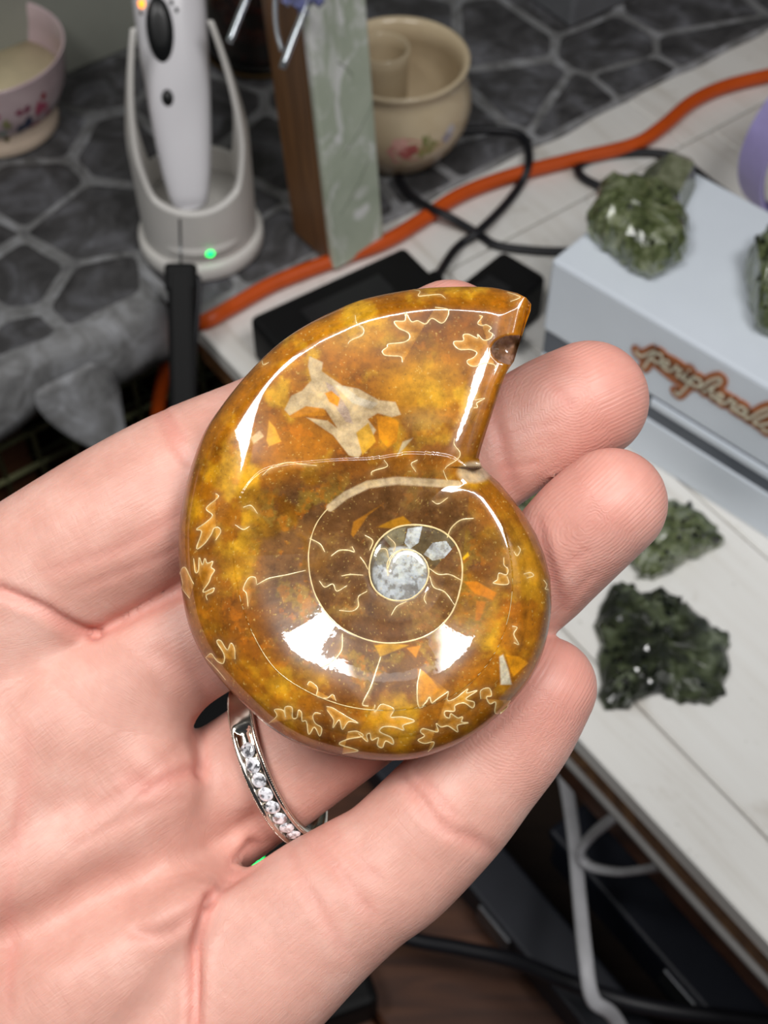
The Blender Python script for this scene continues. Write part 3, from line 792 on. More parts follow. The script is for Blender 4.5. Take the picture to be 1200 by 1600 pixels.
def ribbon(name, L, w, parent, n=5, lift=.045):
    P = spline([tuple(map(float, p)) for p in L], n)
    P = P[inside(P[:, 0], P[:, 1], OUT)]
    T = np.gradient(P, axis=0); T /= np.linalg.norm(T, axis=1)[:, None] + 1e-9
    Nn = np.stack([-T[:, 1], T[:, 0]], -1)
    k = len(P); wv_ = w * (.55 + .45 * np.sin(np.linspace(.25, math.pi - .25, k)) + .12 * np.sin(np.arange(k) * 1.7))
    rows = []
    for s, dz in ((-.5, -.03), (0, lift), (.5, -.03)):
        q = P + Nn * (s * wv_)[:, None]
        rh = relief(q[:, 0], q[:, 1]) + dz
        rows.append(np.stack([(q[:, 0] - 600) * (AD - rh) / F, -(q[:, 1] - 800) * (AD - rh) / F, -AD + rh], -1))
    V = to_world(np.concatenate(rows)) - AMM_ORG
    Fc = [(r * k + j, r * k + j + 1, (r + 1) * k + j + 1, (r + 1) * k + j) for r in (0, 1) for j in range(k - 1)]
    return mo(name, V, Fc, m_sut, parent)
for L, w in SUT: ribbon('suture_line', L, w * 1.1, ammo)
ribbon('whorl_seam', SPIR[6 * 5:], 4.0, ammo, 1)
ribbon('outer_seam', RIDGE[5 * 14:5 * 26], 2.0, ammo, 1)
# ================================================================== RING
m_gold = plain('white_gold', srgb(214, 206, 194), .16, 1.0, noise=(300, .08))
N = NT('diamond'); N.set(Base_Color=(.95, .95, .97, 1), Roughness=.02, IOR=2.4, Metallic=.0); N.b.inputs['Specular IOR Level'].default_value = .9
N.l(N.ramp(N.noise(1500, 2, .5, N.coord()), [(.35, (.12, .12, .13, 1)), (.55, (.95, .95, 1, 1))]), N.b.inputs['Base Color'])  # bright and dark noise paints sparkle and dark facets into the colour
m_dia = N.m
rc = cs(436, 1184, 186.0)                            # centre inside the finger
rdir = cs(470, 1163, 184.0) - cs(330, 1262, 187.4); rdir /= np.linalg.norm(rdir)
rn = np.array([.915, .385, .20]); rn /= np.linalg.norm(rn)
fz = np.array([0, 0, 1.0]); fz -= rn * (fz @ rn); fz /= np.linalg.norm(fz); fx = np.cross(rn, fz)   # fz: towards the viewer
RIN, ZSC = 10.75, .90
RORG = at(436, 1184, .186)
def ringpt(a, r, t):
    "a: angle from the side facing the viewer, r: radius, t: along the finger"
    return rc + fz * math.cos(a) * r * ZSC + fx * math.sin(a) * r + rn * t
def rworld(P): return to_world(np.asarray(P)) - RORG
prof = [(0, -1.6), (.95, -1.68), (1.12, -1.62), (1.18, -1.42), (1.12, -1.22), (1.0, -1.08), (.6, -1.0), (.6, 1.0), (1.0, 1.08), (1.12, 1.22), (1.18, 1.42), (1.12, 1.62), (.95, 1.68), (0, 1.6), (-.12, 0)]
profc = [(0, -1.6), (.95, -1.68), (1.12, -1.62), (1.18, -1.42), (1.2, -1.22), (1.22, -1.0), (1.26, -.5), (1.26, .5), (1.22, 1.0), (1.2, 1.22), (1.18, 1.42), (1.12, 1.62), (.95, 1.68), (0, 1.6), (-.12, 0)]
ns = 180; A0, A1 = -.62, 1.55                          # stones are channel-set over this arc
V = []
for k in range(ns):
    a = -math.pi + 2 * math.pi * k / ns
    ch = sm(np.array([(a - A0) / .06]))[0] * sm(np.array([(A1 - a) / .06]))[0]
    for (p, q) in zip(prof, profc):
        V.append(ringpt(a, RIN + p[0] * ch + q[0] * (1 - ch), p[1] * ch + q[1] * (1 - ch)))
m_ = len(prof)
Fc = [(k * m_ + j, k * m_ + (j + 1) % m_, ((k + 1) % ns) * m_ + (j + 1) % m_, ((k + 1) % ns) * m_ + j) for k in range(ns) for j in range(m_)]
ring = empty('diamond_ring', RORG)
tag(ring, 'white gold band ring with a row of small diamonds on the third finger', 'ring')
mo('band', rworld(V), Fc, m_gold, ring)
sa = 2.02 / RIN / 1.06
for k in range(9):
    a = A0 + .29 + k * sa
    if a > A1 - .05: break
    V = []; ge = 8
    for (rr, hh, ph) in ((.52, 1.24, 0), (.76, 1.12, .5), (.97, .94, 0), (.97, .86, .5), (.1, .3, 0)):
        for s in range(ge):
            b = 2 * math.pi * (s + ph) / ge
            V.append(ringpt(a + rr * math.cos(b) / RIN, RIN + hh, rr * math.sin(b)))
    Fc = [tuple(range(ge))] + [(i * ge + s, i * ge + (s + 1) % ge, (i + 1) * ge + (s + 1) % ge, (i + 1) * ge + s) for i in range(4) for s in range(ge)]
    mo('diamond', rworld(V), Fc, m_dia, ring, smooth=False)
V = []; Fc = []                                        # milgrain beads along both edges
oct_ = [(1, 0, 0), (0, 1, 0), (-1, 0, 0), (0, -1, 0), (0, 0, 1), (0, 0, -1)]
of = [(0, 1, 4), (1, 2, 4), (2, 3, 4), (3, 0, 4), (1, 0, 5), (2, 1, 5), (3, 2, 5), (0, 3, 5)]
for t in (-1.58, 1.58):
    for k in range(110):
        a = -1.1 + 2.9 * k / 109; c = ringpt(a, RIN + 1.12, t); b0 = len(V)
        for o_ in oct_: V.append(c + .135 * np.array(o_))
        for f in of: Fc.append(tuple(b0 + q for q in f))
tag(mo('milgrain_beading', rworld(V), Fc, m_gold, ring), kind='stuff')
# ================================================================== SETTING
WALLB = 0.610                     # wall behind the ledge (bench frame b)
m_wall = plain('wall_paint', srgb(150, 152, 142), .8, noise=(6, .10), bump=(120, .15, .001))
N = NT('white_painted_board'); v = N.coord((1, 1, 1), (0, 0, -math.atan2(.6, .8)))
mpv = N.n('ShaderNodeMapping'); mpv.inputs['Scale'].default_value = (60, 5, 60); N.l(v, mpv.inputs['Vector'])
gr_ = N.noise(1.0, 5, .65, mpv.outputs['Vector'], .6)
c = N.ramp(gr_, [(.25, srgb(206, 200, 190)), (.45, srgb(231, 229, 224)), (.8, srgb(240, 240, 237))])
c = N.mix(N.ramp(N.noise(38, 4, .6, N.coord()), [(.60, (0, 0, 0, 1)), (.80, (.55, .55, .55, 1))]), c, srgb(176, 164, 146))  # beige tint stands in for the warm room light on the boards
c = N.mix(N.ramp(N.noise(190, 3, .6, N.coord()), [(.68, (0, 0, 0, 1)), (.76, (.6, .6, .6, 1))]), c, srgb(158, 152, 142))
N.l(c, N.b.inputs['Base Color']); N.set(Roughness=.5)
N.l(N.bump(gr_, .25, .0004), N.b.inputs['Normal']); m_board = N.m
def wood(name, a, b, c_, scale=(12, 160, 160), rot=0.0, rough=.5):
    N = NT(name); v = N.coord(scale, (0, 0, rot))
    f = N.noise(1.0, 5, .6, v, .8)
    N.l(N.ramp(f, [(.28, a), (.5, b), (.74, c_)]), N.b.inputs['Base Color']); N.set(Roughness=rough)
    N.l(N.bump(f, .25, .0005), N.b.inputs['Normal']); return N.m
m_edge = wood('brown_table_wood', srgb(84, 56, 34), srgb(122, 84, 50), srgb(160, 118, 74), (14, 120, 120))
m_dwood = wood('dark_brown_wood', srgb(52, 30, 20), srgb(84, 50, 32), srgb(104, 66, 42), (10, 90, 90))
m_floor = wood('floor_wood', srgb(40, 30, 24), srgb(56, 42, 34), srgb(70, 54, 42), (6, 40, 40), .3)
m_dark = plain('dark_plastic', srgb(30, 33, 42), .55)
m_black = plain('black_plastic', srgb(14, 14, 15), .6, bump=(600, .1, .0003), spec=.25)
m_white_pl = plain('white_plastic', srgb(222, 219, 214), .35, noise=(30, .03))

# floor and walls of the room
o = box('floor', (0.3, 0.3, -.46), (3.4, 3.4, .02), m_floor); tag(o, kind='structure')
o = box('wall_back', fr(.2, WALLB + .02, .55), (3.0, .04, 2.1), m_wall, ax=BA); tag(o, kind='structure')

# ---- white plank table
TX0, TX1, TY1, TY0 = .1970, .86, .4125, -.75
table = empty('plank_table', fr(.45, -.1, -.45))
tag(table, 'white painted plank table with brown wooden edge', 'table')
def tb(name, c, s, mat, bev=.0008): 
    o = box(name, np.asarray(c) - np.array(table.location), s, mat, table, BA, bev, 1); return o
seams = [TX0, .2244, .312, .400, .488, .576, .664, .752, TX1]
for a, b in zip(seams[:-1], seams[1:]):
    tb('plank', fr((a + b) / 2, (.3665 + TY0) / 2, -.005), (b - a - .0007, .3665 - TY0 - .0007, .010), m_board)
for a, b in ((TX0, .47), (.47, TX1)):
    tb('end_board', fr((a + b) / 2, (.3675 + TY1) / 2, -.005), (b - a - .0006, TY1 - .3678, .010), m_board)
tb('apron', fr(TX0 + .011, (TY1 + TY0) / 2, -.0185), (.018, TY1 - TY0 - .004, .016), m_edge, .002)
tb('apron', fr((TX0 + TX1) / 2 + .012, TY1 - .012, -.0185), (TX1 - TX0 - .05, .018, .016), m_edge, .002)
tb('frame_rail', fr(TX0 + .03, (TY1 + TY0) / 2, -.057), (.022, TY1 - TY0 - .06, .060), m_dwood, .002)
for a, b in ((TX0 + .055, TY1 - .04), (TX1 - .04, TY1 - .04), (TX0 + .055, TY0 + .05), (TX1 - .04, TY0 + .05)):
    tb('leg', fr(a, b, -.2275), (.045, .045, .435), m_dwood, .002)
# ---- lower shelf and what stands on it under the table edge
shelf = empty('lower_shelf', fr(.08, .0, -.45))
tag(shelf, 'dark brown wooden shelf below the table edge', 'shelf')
def sb(name, c, s, mat, bev=.002): return box(name, np.asarray(c) - np.array(shelf.location), s, mat, shelf, BA, bev, 1)
for k in range(4):
    sb('shelf_board', fr(.155 - .085 * k, -.02, -.208), (.083, .72, .016), m_dwood)
for b in (-.33, .30):
    for a in (.17, -.12): sb('leg', fr(a, b, -.333), (.03, .03, .234), m_dwood)
def case(name, px, py, size, rot, label, mat, extra=None, z=-.20):
    c = on(px, py, z); t = empty(name, c, rot)
    tag(t, label, 'box')
    box('body', (0, 0, size[2] / 2), size, mat, t, bev=.004)
    box('lid', (0, 0, size[2] + .004), (size[0] + .004, size[1] + .004, .008), mat, t, bev=.002)
    box('latch', (-size[0] / 2 - .002, 0, size[2] - .004), (.003, .022, .016), m_latch, t, bev=.0006)
    return t
m_latch = plain('grey_metal', srgb(110, 112, 116), .4, .8)
m_navy = plain('navy_case', srgb(34, 38, 50), .5)
case('storage_case', 1105, 1530, (.045, .18, .03), math.radians(36.9), 'dark navy storage case under the table edge at the right', m_navy)
case('storage_case', 800, 1450, (.022, .22, .025), math.radians(36.9), 'slim dark case lying on the lower shelf under the little finger', m_dark)

# ---- cables under the table
def cable(name, pts, r, mat, label, flat=None, cat='cable', z=None, n=8):
    P = spline([tuple(p) for p in pts], n); c = P[len(P) // 2].copy()
    o = tube(name, P - c, r, mat, None, 10, flat); o.location = c; tag(o, label, cat); return o
m_grey_c = plain('grey_cable', srgb(128, 126, 124), .5); m_white_c = plain('white_cable', srgb(196, 196, 200), .45); m_blk_c = plain('black_rubber', srgb(20, 20, 26), .5)
m_oran = plain('orange_rubber', srgb(206, 82, 14), .45, noise=(80, .08))
cable('grey_cable', [on(820, 1112, -.024), on(870, 1170, -.024), on(960, 1268, -.024), on(1060, 1380, -.024), on(1160, 1490, -.024), on(1290, 1630, -.024)], .0019, m_grey_c, 'thin grey cable running along below the table edge')
cable('white_cable', [at(845, 1080, .605), at(866, 1160, .605), at(884, 1225, .60), at(897, 1310, .585), at(905, 1400, .57), at(914, 1490, .545), at(926, 1560, .54), at(960, 1590, .55), at(1010, 1680, .59)], .0026, m_white_c, 'long white cable hanging straight down beside the table edge', flat=(.0062, .0040))
cable('white_cable', [at(968, 1268, .522), at(955, 1280, .530), at(925, 1305, .56), at(908, 1330, .57), at(920, 1352, .57), at(965, 1362, .555), at(1010, 1358, .53), at(1036, 1352, .505)], .0022, m_white_c, 'short white cable looped against the grey cable', flat=(.0056, .0036))
cable('black_cable', [at(500, 1400, .62), at(620, 1460, .61), at(720, 1482, .60), at(800, 1500, .59), at(890, 1535, .57), at(1000, 1570, .56), at(1150, 1592, .56), at(1300, 1610, .56)], .0036, m_blk_c, 'thick black cable crossing in front of the dark cases at the bottom')
# small device with a green light seen through the gap by the ring
dv = empty('power_strip', on(396, 1345, -.166) - EZ * .034, math.radians(20)); tag(dv, 'black power strip with a bright green light seen between ring and little finger', 'power strip')
box('body', (0, .03, .014), (.07, .22, .028), m_black, dv, bev=.004)
o = box('indicator_light', (0, 0, .031), (.010, .009, .006), glow('green_light', (.02, .95, .15, 1), 2.2), dv, bev=.001); tag(o, 'glowing green indicator')

# ---- ledge with the grey stone covering
N = NT('stone_grey'); v = N.coord()
f1 = N.noise(42, 6, .62, v, .9); f2 = N.noise(150, 4, .6, v)
oi = N.n('ShaderNodeObjectInfo')
c = N.ramp(f1, [(.30, srgb(44, 43, 44)), (.48, srgb(72, 71, 72)), (.62, srgb(98, 98, 102)), (.80, srgb(140, 142, 148))])
c = N.mix(.5, c, N.ramp(f2, [(.3, (.6, .6, .6, 1)), (.7, (1.25, 1.25, 1.25, 1))]), 'MULTIPLY')
c = N.mix(.45, c, N.ramp(oi.outputs['Random'], [(0, (.62, .62, .62, 1)), (1, (1.25, 1.25, 1.27, 1))]), 'MULTIPLY')
N.l(c, N.b.inputs['Base Color']); N.set(Roughness=.62); N.l(N.bump(f1, .5, .0012), N.b.inputs['Normal']); m_stone = N.m
N = NT('stone_joint'); v = N.coord()
c = N.ramp(N.noise(55, 6, .65, v, .9), [(.28, srgb(84, 84, 86)), (.46, srgb(122, 122, 122)), (.62, srgb(152, 153, 156)), (.8, srgb(186, 188, 194))])
N.l(c, N.b.inputs['Base Color']); N.set(Roughness=.65); N.l(N.bump(N.noise(200, 4, .6, v), .3, .0006), N.b.inputs['Normal']); m_joint = N.m
ledge = empty('ledge', fr(.2, .5, 0)); ledge['kind'] = 'structure'
LO = np.array(ledge.location)
LZ = .0007                        # joint level, stones rise above it
LA0, LA1, LB0, LB1 = -.45, .66, .4115, WALLB
def lb(name, c, s, mat, bev=0.0): return box(name, np.asarray(c) - LO, s, mat, ledge, BA, bev, 1)
lb('slab', fr((LA0 + .1935) / 2, (.436 + LB1) / 2, -.020), (.1935 - LA0, LB1 - .436, .036), m_dwood)
lb('slab', fr((.1975 + LA1) / 2, (.4135 + LB1) / 2, -.003 - .011), (LA1 - .1975, LB1 - .4135, .0225), m_dwood)
# covering sheet: flat top, rolls over the front where there is no table below
def sheet(a0, a1, rows, name, na):
    V = []; Fc = []
    for i_ in range(na + 1):
        a = a0 + (a1 - a0) * i_ / na
        for (b, z) in rows(a): V.append(fr(a, b, z) - LO)
    m = len(rows(a0))
    for i_ in range(na):
        for j in range(m - 1): Fc.append((i_ * m + j, (i_ + 1) * m + j, (i_ + 1) * m + j + 1, i_ * m + j + 1))
    o = mo(name, V, Fc, m_joint, ledge)
    md = o.modifiers.new('thick', 'SOLIDIFY'); md.thickness = .0008; md.offset = -1
    return o
def rows_l(a):
    w = .0030 * math.sin(a * 60) + .0015 * math.sin(a * 143 + 1)
    w2 = .0028 * math.sin(a * 47 + 2) + .0014 * math.sin(a * 110)
    return [(LB1, LZ), (.50, LZ), (.46, LZ), (.440 + w2 * .3, LZ), (.4345 + w2 * .5, LZ - .0008), (.4305 + w2 * .6, LZ - .004), (.4285 + w2 * .6, LZ - .009), (.4275 + w, LZ - .016), (.4268 + w, LZ - .023 + w2), (.4262 + w * 1.1, LZ - .030 + w2)]
def rows_r(a):
    w = .0010 * math.sin(a * 55) + .0008 * math.sin(a * 130)
    return [(LB1, LZ), (.50, LZ), (.45, LZ), (.43, LZ), (.415 + w, LZ), (.4105 + w, LZ - .0002)]
sheet(LA0, .1945, rows_l, 'covering', 90); sheet(.1945, LA1, rows_r, 'covering', 70)
# torn flap hanging below the front edge
V = [fr(.118, .4285, -.010), fr(.140, .4275, -.014), fr(.163, .4285, -.010), fr(.122, .424, -.030), fr(.143, .420, -.034), fr(.161, .423, -.028), fr(.134, .418, -.050), fr(.147, .414, -.056), fr(.157, .418, -.047), fr(.150, .411, -.068), fr(.154, .411, -.067)]
o = mo('covering_flap', [p - LO for p in V], [(0, 1, 4, 3), (1, 2, 5, 4), (3, 4, 7, 6), (4, 5, 8, 7), (6, 7, 9), (7, 8, 10, 9)], m_joint, ledge)
md = o.modifiers.new('s', 'SUBSURF'); md.levels = md.render_levels = 2
md = o.modifiers.new('t', 'SOLIDIFY'); md.thickness = .0008
# flagstones from seeds placed where the photo shows them
seedpx = [(45, 300), (140, 350), (20, 440), (165, 472), (30, 550), (290, 455), (190, 235), (60, 215), (330, 330), (430, 400), (440, 240), (300, 180), (150, 130), (560, 330), (520, 170), (660, 300), (705, 195), (745, 250), (820, 150), (780, 60), (905, 175), (960, 75), (1010, 130), (1090, 80), (1050, 25), (650, 60), (610, 240), (-60, 380), (-70, 500), (-80, 260), (110, 580), (880, 10), (230, 40), (400, 80), (-140, 320), (-150, 450)]
seeds = [tofr(on(x, y)) for x, y in seedpx]
for a in np.arange(-.40, .70, .055):
    for b in (.44, .50, .565):
        if all((a - s[0]) ** 2 + (b - s[1]) ** 2 > .052 ** 2 for s in seeds): seeds.append((a + rng.uniform(-.01, .01), b + rng.uniform(-.008, .008)))
def clip_poly(P, n, d):
    out = []
    for p, q in zip(P, P[1:] + P[:1]):
        sp, sq = p[0] * n[0] + p[1] * n[1] - d, q[0] * n[0] + q[1] * n[1] - d
        if sp <= 0: out.append(p)
        if sp * sq < 0:
            t = sp / (sp - sq); out.append((p[0] + t * (q[0] - p[0]), p[1] + t * (q[1] - p[1])))
    return out
def inset(P, w):
    P = [np.array(p) for p in P]; Q = [tuple(p) for p in P]; c = np.mean(P, 0)
    for p, q in zip(P, P[1:] + P[:1]):
        e = q - p; L = np.linalg.norm(e)
        if L < 1e-6: continue
        n = np.array([e[1], -e[0]]) / L
        if n @ (c - p) > 0: n = -n
        Q = clip_poly(Q, n, float(n @ p) - w)
        if len(Q) < 3: return []
    return Q
for i_, s in enumerate(seeds):
    left = s[0] < .195
    P = [(LA0, .4385), (LA1, .4385), (LA1, LB1), (LA0, LB1)] if left else [(.1965 if s[1] < .46 else LA0, .4125), (LA1, .4125), (LA1, LB1), (.1965 if s[1] < .46 else LA0, LB1)]
    for j, t in enumerate(seeds):
        if j == i_ or (t[0] - s[0]) ** 2 + (t[1] - s[1]) ** 2 > .03: continue
        n = (t[0] - s[0], t[1] - s[1]); d = (t[0] ** 2 + t[1] ** 2 - s[0] ** 2 - s[1] ** 2) / 2
        P = clip_poly(P, n, d)
        if len(P) < 3: break
    if len(P) < 3: continue
    A = inset(P, .0007)
    if len(A) < 3: continue
    # round the outline, wobble it
    q = np.array(A); k_ = len(q); pts = []
    for u in range(k_):
        p0, p1, p2 = q[u - 1], q[u], q[(u + 1) % k_]
        for t in (.18, .5, .82):
            a_ = p1 + (p0 - p1) * min(.22, .006 / (np.linalg.norm(p0 - p1) + 1e-9)); b_ = p1 + (p2 - p1) * min(.22, .006 / (np.linalg.norm(p2 - p1) + 1e-9))
            pts.append((1 - t) ** 2 * a_ + 2 * t * (1 - t) * p1 + t * t * b_)
        e = (p1 + p2) / 2; pts.append(e + rng.uniform(-.0005, .0005, 2))
    pts = np.array(pts); cc = pts.mean(0); k_ = len(pts)
    if k_ < 6: continue
    hgt = .0008 + .0005 * rng.random()
    V = []
    for (sc, dz) in ((1.0, -.0002), (.0, hgt * .6), (.0, hgt), (.0, hgt * 1.05)):
        pass
    V = [fr(p[0], p[1], LZ - .0001) for p in pts]
    r1 = [p + (cc - p) * min(.5, .0012 / (np.linalg.norm(cc - p) + 1e-9)) for p in pts]; r2 = [p + (cc - p) * min(.8, .004 / (np.linalg.norm(cc - p) + 1e-9)) for p in pts]
    V += [fr(p[0], p[1], LZ + hgt * .75) for p in r1]; V += [fr(p[0], p[1], LZ + hgt) for p in r2]; V.append(fr(cc[0], cc[1], LZ + hgt * 1.05))
    Fc = []
    for r in range(2):
        for u in range(k_): Fc.append((r * k_ + u, r * k_ + (u + 1) % k_, (r + 1) * k_ + (u + 1) % k_, (r + 1) * k_ + u))
    for u in range(k_): Fc.append((2 * k_ + u, 2 * k_ + (u + 1) % k_, 3 * k_))
    o = mo('flagstone', [p - LO for p in V], Fc, m_stone, ledge)
# leg frame of the ledge
for a in (-.35, .10, .60): lb('support', fr(a, .53, -.243), (.05, .1, .412), m_dwood)

# ---- wire basket below the ledge
m_wire = plain('olive_wire', srgb(150, 152, 112), .5)
bk = empty('wire_basket', on(60, 760, -.20), math.radians(36.9)); tag(bk, 'dark olive wire basket on the floor below the stone ledge', 'basket')
bw, bd, bh = .30, .12, .115
for zz in (.004, .03, .06, .09, bh):
    tube('wire_hoop', [(-bw / 2, -bd / 2, zz), (bw / 2, -bd / 2, zz), (bw / 2, bd / 2, zz), (-bw / 2, bd / 2, zz), (-bw / 2, -bd / 2, zz)], .0016, m_wire, bk, 6)
for i_ in range(16):
    x = -bw / 2 + bw * i_ / 15
    tube('wire', [(x, -bd / 2, bh), (x, -bd / 2, .004), (x, bd / 2, .004), (x, bd / 2, bh)], .0013, m_wire, bk, 6)
for i_ in range(1, 6):
    y = -bd / 2 + bd * i_ / 6
    tube('wire', [(-bw / 2, y, bh), (-bw / 2, y, .004), (bw / 2, y, .004), (bw / 2, y, bh)], .0013, m_wire, bk, 6)
sh2 = empty('crate', on(60, 760, -.20) - np.array([0, 0, .25]), math.radians(36.9)); tag(sh2, 'low dark wooden crate carrying the wire basket', 'crate')
for i_ in range(4): box('slat', (0, -.0575 + .0383 * i_, .243), (.34, .034, .012), m_dwood, sh2, bev=.001)
for sx in (-1, 1): box('side', (sx * .155, 0, .1185), (.016, .14, .236), m_dwood, sh2, bev=.001)
# ================================================================== OBJECTS ON TABLE AND LEDGE
STZ = .0021                       # top of the stone covering
# ---- orange extension cord
oc = [on(1330, 90, .0050), on(1200, 118, .0050), on(1130, 136, .0050), on(1080, 160, .0050), on(1035, 198, .0050), on(990, 226, .0050), on(900, 248, .0050), on(800, 274, .0050), on(720, 304, .0050), on(655, 346, .0050), on(600, 378, .0050), on(520, 407, .0050), on(430, 442, .0050), on(365, 478, .0050), on(322, 502, .0050), at(295, 512, .640), at(272, 545, .655), at(255, 590, .68), at(247, 640, .70), at(240, 720, .72)]
cable('extension_cord', oc, .0037, m_oran, 'thick orange extension cord running along the stone ledge and off the table corner', cat='cord')
# ---- black adapters
def adapter(name, quad, h, label):
    "flat black box on the table from three top corners in photo pixels"
    a, b, c = [on(x, y, h) for x, y in quad]
    ux = b - a; L = np.linalg.norm(ux); ux /= L; uy = np.cross(EZ, ux); Wd = float((c - b) @ uy)
    if Wd < 0: uy = -uy; Wd = -Wd
    ct = a + ux * L / 2 + uy * Wd / 2; ct[2] = 0
    t = empty(name, ct); tag(t, label, 'adapter')
    ax = (ux, uy, EZ)
    box('body', (0, 0, h / 2), (L, Wd, h), m_black, t, ax, .003, 2)
    box('rating_label', (0, 0, h + .0001), (L * .5, Wd * .4, .0004), m_label, t, ax)
    box('cable_boot', ux * (L / 2 + .004) + np.array([0, 0, h * .5]), (.010, .008, .007), m_black, t, ax, .0015, 2)
    return np.array(t.location) + ux * (L / 2 + .006) + EZ * h * .5
m_label = plain('dark_label', srgb(34, 34, 36), .35)
boot = adapter('power_adapter', [(388, 494), (632, 382), (712, 440)], .026, 'long black power adapter behind the top edge of the fossil')
adapter('power_adapter', [(786, 388), (856, 430), (720, 540)], .026, 'black adapter box standing against the corner of the white box')
# ---- black cables
m2 = .0022
cable('black_cable', [boot, on(705, 398, .006), on(722, 380, .003), on(747, 362, .0062), on(785, 325, .003), on(812, 290, .003), on(826, 255, .0085), on(822, 222, .004), on(805, 207, .004), on(770, 203, .004), on(735, 204, .004), on(700, 207, .004)], m2, m_blk_c, 'black cable looping up from the long adapter to the ceramic pot')
cable('black_cable', [on(622, 262, .0035), on(626, 285, .0035), on(645, 308, .0045), on(672, 325, .0090), on(700, 338, .0095), on(745, 364, .0025), on(775, 383, .0025), on(830, 391, .0025), on(880, 393, .0025), on(950, 390, .0025)], m2, m_blk_c, 'black cable from below the pot crossing over to behind the white box')
cable('black_cable', [on(1010, 318, .003), on(985, 305, .003), on(940, 292, .003), on(908, 275, .003), on(906, 258, .003), on(940, 244, .003), on(1000, 238, .003), on(1050, 243, .003), on(1080, 262, .003), on(1115, 290, .003), on(1160, 320, .003)], m2, m_blk_c, 'black cable making an open loop behind the green crystal on the white box')
# ---- white box with lettering
C0 = np.array([.0664, .405, 0]); fX = np.array([.738, -.675, 0]); fX /= np.linalg.norm(fX); gX = np.array([-fX[1], fX[0], 0])
BL, BD, BH = .175, .083, .077
WA = (fX, gX, EZ)
wb = empty('white_box', C0 + fX * BL / 2 + gX * BD / 2); tag(wb, 'glossy white box with brown script lettering on its front', 'box')
WO = np.array(wb.location)
m_box = plain('white_box_card', srgb(226, 234, 244), .3, noise=(20, .03)); m_gap = plain('gap_shade_grey', srgb(92, 98, 108), .5)
def wbx(name, f, g, z, s, mat, bev=.0012): return box(name, C0 + fX * f + gX * g + EZ * z - WO, s, mat, wb, WA, bev, 2)
wbx('tray', BL / 2, BD / 2, .012, (BL - .001, BD - .001, .024), m_box)
wbx('recess', BL / 2, BD / 2 + .0004, .031, (BL - .0016, BD - .0016, .016), m_gap, 0)  # almost flush; shadow of the gap below the lid painted as dark grey
wbx('pull_tab', .087, .0008, .0345, (.062, .002, .004), m_box, .0005)
wbx('lid', BL / 2, BD / 2, .038 + .0195, (BL, BD, .039), m_box, .0015)
wbx('lid_flap', BL / 2 + .035, BD / 2 + .017, BH + .0008, (BL - .075, BD - .034, .0016), m_box, .0006)
# lettering: brown backing and pale strokes, drawn as thin raised shapes
m_brn = plain('brown_lettering', srgb(172, 98, 48), .4); m_pale = plain('pale_lettering', srgb(214, 206, 182), .4)
def text_mesh(body, size, offs, ext):
    cu = bpy.data.curves.new('t', 'FONT'); cu.body = body; cu.size = size; cu.shear = .45; cu.offset = offs; cu.extrude = ext; cu.resolution_u = 3; cu.space_character = .92
    ob = bpy.data.objects.new('t', cu); COL.objects.link(ob)
    dg = bpy.context.evaluated_depsgraph_get(); m = bpy.data.meshes.new_from_object(ob.evaluated_get(dg))
    bpy.data.objects.remove(ob); bpy.data.curves.remove(cu); return m
LB = C0 + fX * .0455 + EZ * .0525                       # left end of the lettering's base line
def place_text(name, m, out, mat, par):
    co = np.zeros(len(m.vertices) * 3, np.float32); m.vertices.foreach_get('co', co); co = co.reshape(-1, 3)
    w = LB + co[:, :1] * fX + co[:, 1:2] * EZ - gX * (co[:, 2:3] + out) - WO
    m.vertices.foreach_set('co', w.astype(np.float32).ravel()); m.update()
    m.materials.clear(); m.materials.append(mat)
    o = bpy.data.objects.new(name, m); COL.objects.link(o); o.parent = par; return o
def blob_strokes(name, strokes, r, out, mat, n=5):
    "rounded flat strokes on the front of the lid, joined as one flat sign"
    bm = bmesh.new()
    for st in strokes:
        P = spline([tuple(map(float, p)) for p in st], n)
        T = np.gradient(P, axis=0); T /= np.linalg.norm(T, axis=1)[:, None] + 1e-9; Nn = np.stack([-T[:, 1], T[:, 0]], -1)
        rr = r if not isinstance(r, (list, tuple)) else r[0]
        L_ = [tuple(p + q * rr) for p, q in zip(P, Nn)]; R_ = [tuple(p - q * rr) for p, q in zip(P, Nn)]
        cap = [tuple(P[-1] + rr * (math.cos(a) * Nn[-1] + math.sin(a) * T[-1])) for a in np.linspace(.5, 2.6, 4)]
        cap0 = [tuple(P[0] + rr * (-math.cos(a) * Nn[0] - math.sin(a) * T[0])) for a in np.linspace(.5, 2.6, 4)]
        rows = [(L_[k], R_[k]) for k in range(len(P))]
        def vv(p, o_): return bm.verts.new(tuple(LB + p[0] * fX + p[1] * EZ - gX * o_ - WO))
        top = [(vv(a, out), vv(b, out)) for a, b in rows]; bot = [(vv(a, -.0002), vv(b, -.0002)) for a, b in rows]
        for k in range(len(rows) - 1):
            bm.faces.new((top[k][0], top[k][1], top[k + 1][1], top[k + 1][0]))
            bm.faces.new((top[k][0], top[k + 1][0], bot[k + 1][0], bot[k][0])); bm.faces.new((top[k][1], bot[k][1], bot[k + 1][1], top[k + 1][1]))
        for cp, base, (p_, q_) in ((cap, P[-1], (top[-1][0], top[-1][1])), (cap0, P[0], (top[0][1], top[0][0]))):
            vs_ = [p_] + [vv(c_, out) for c_ in cp] + [q_]
            bm.faces.new(vs_)
    return bm
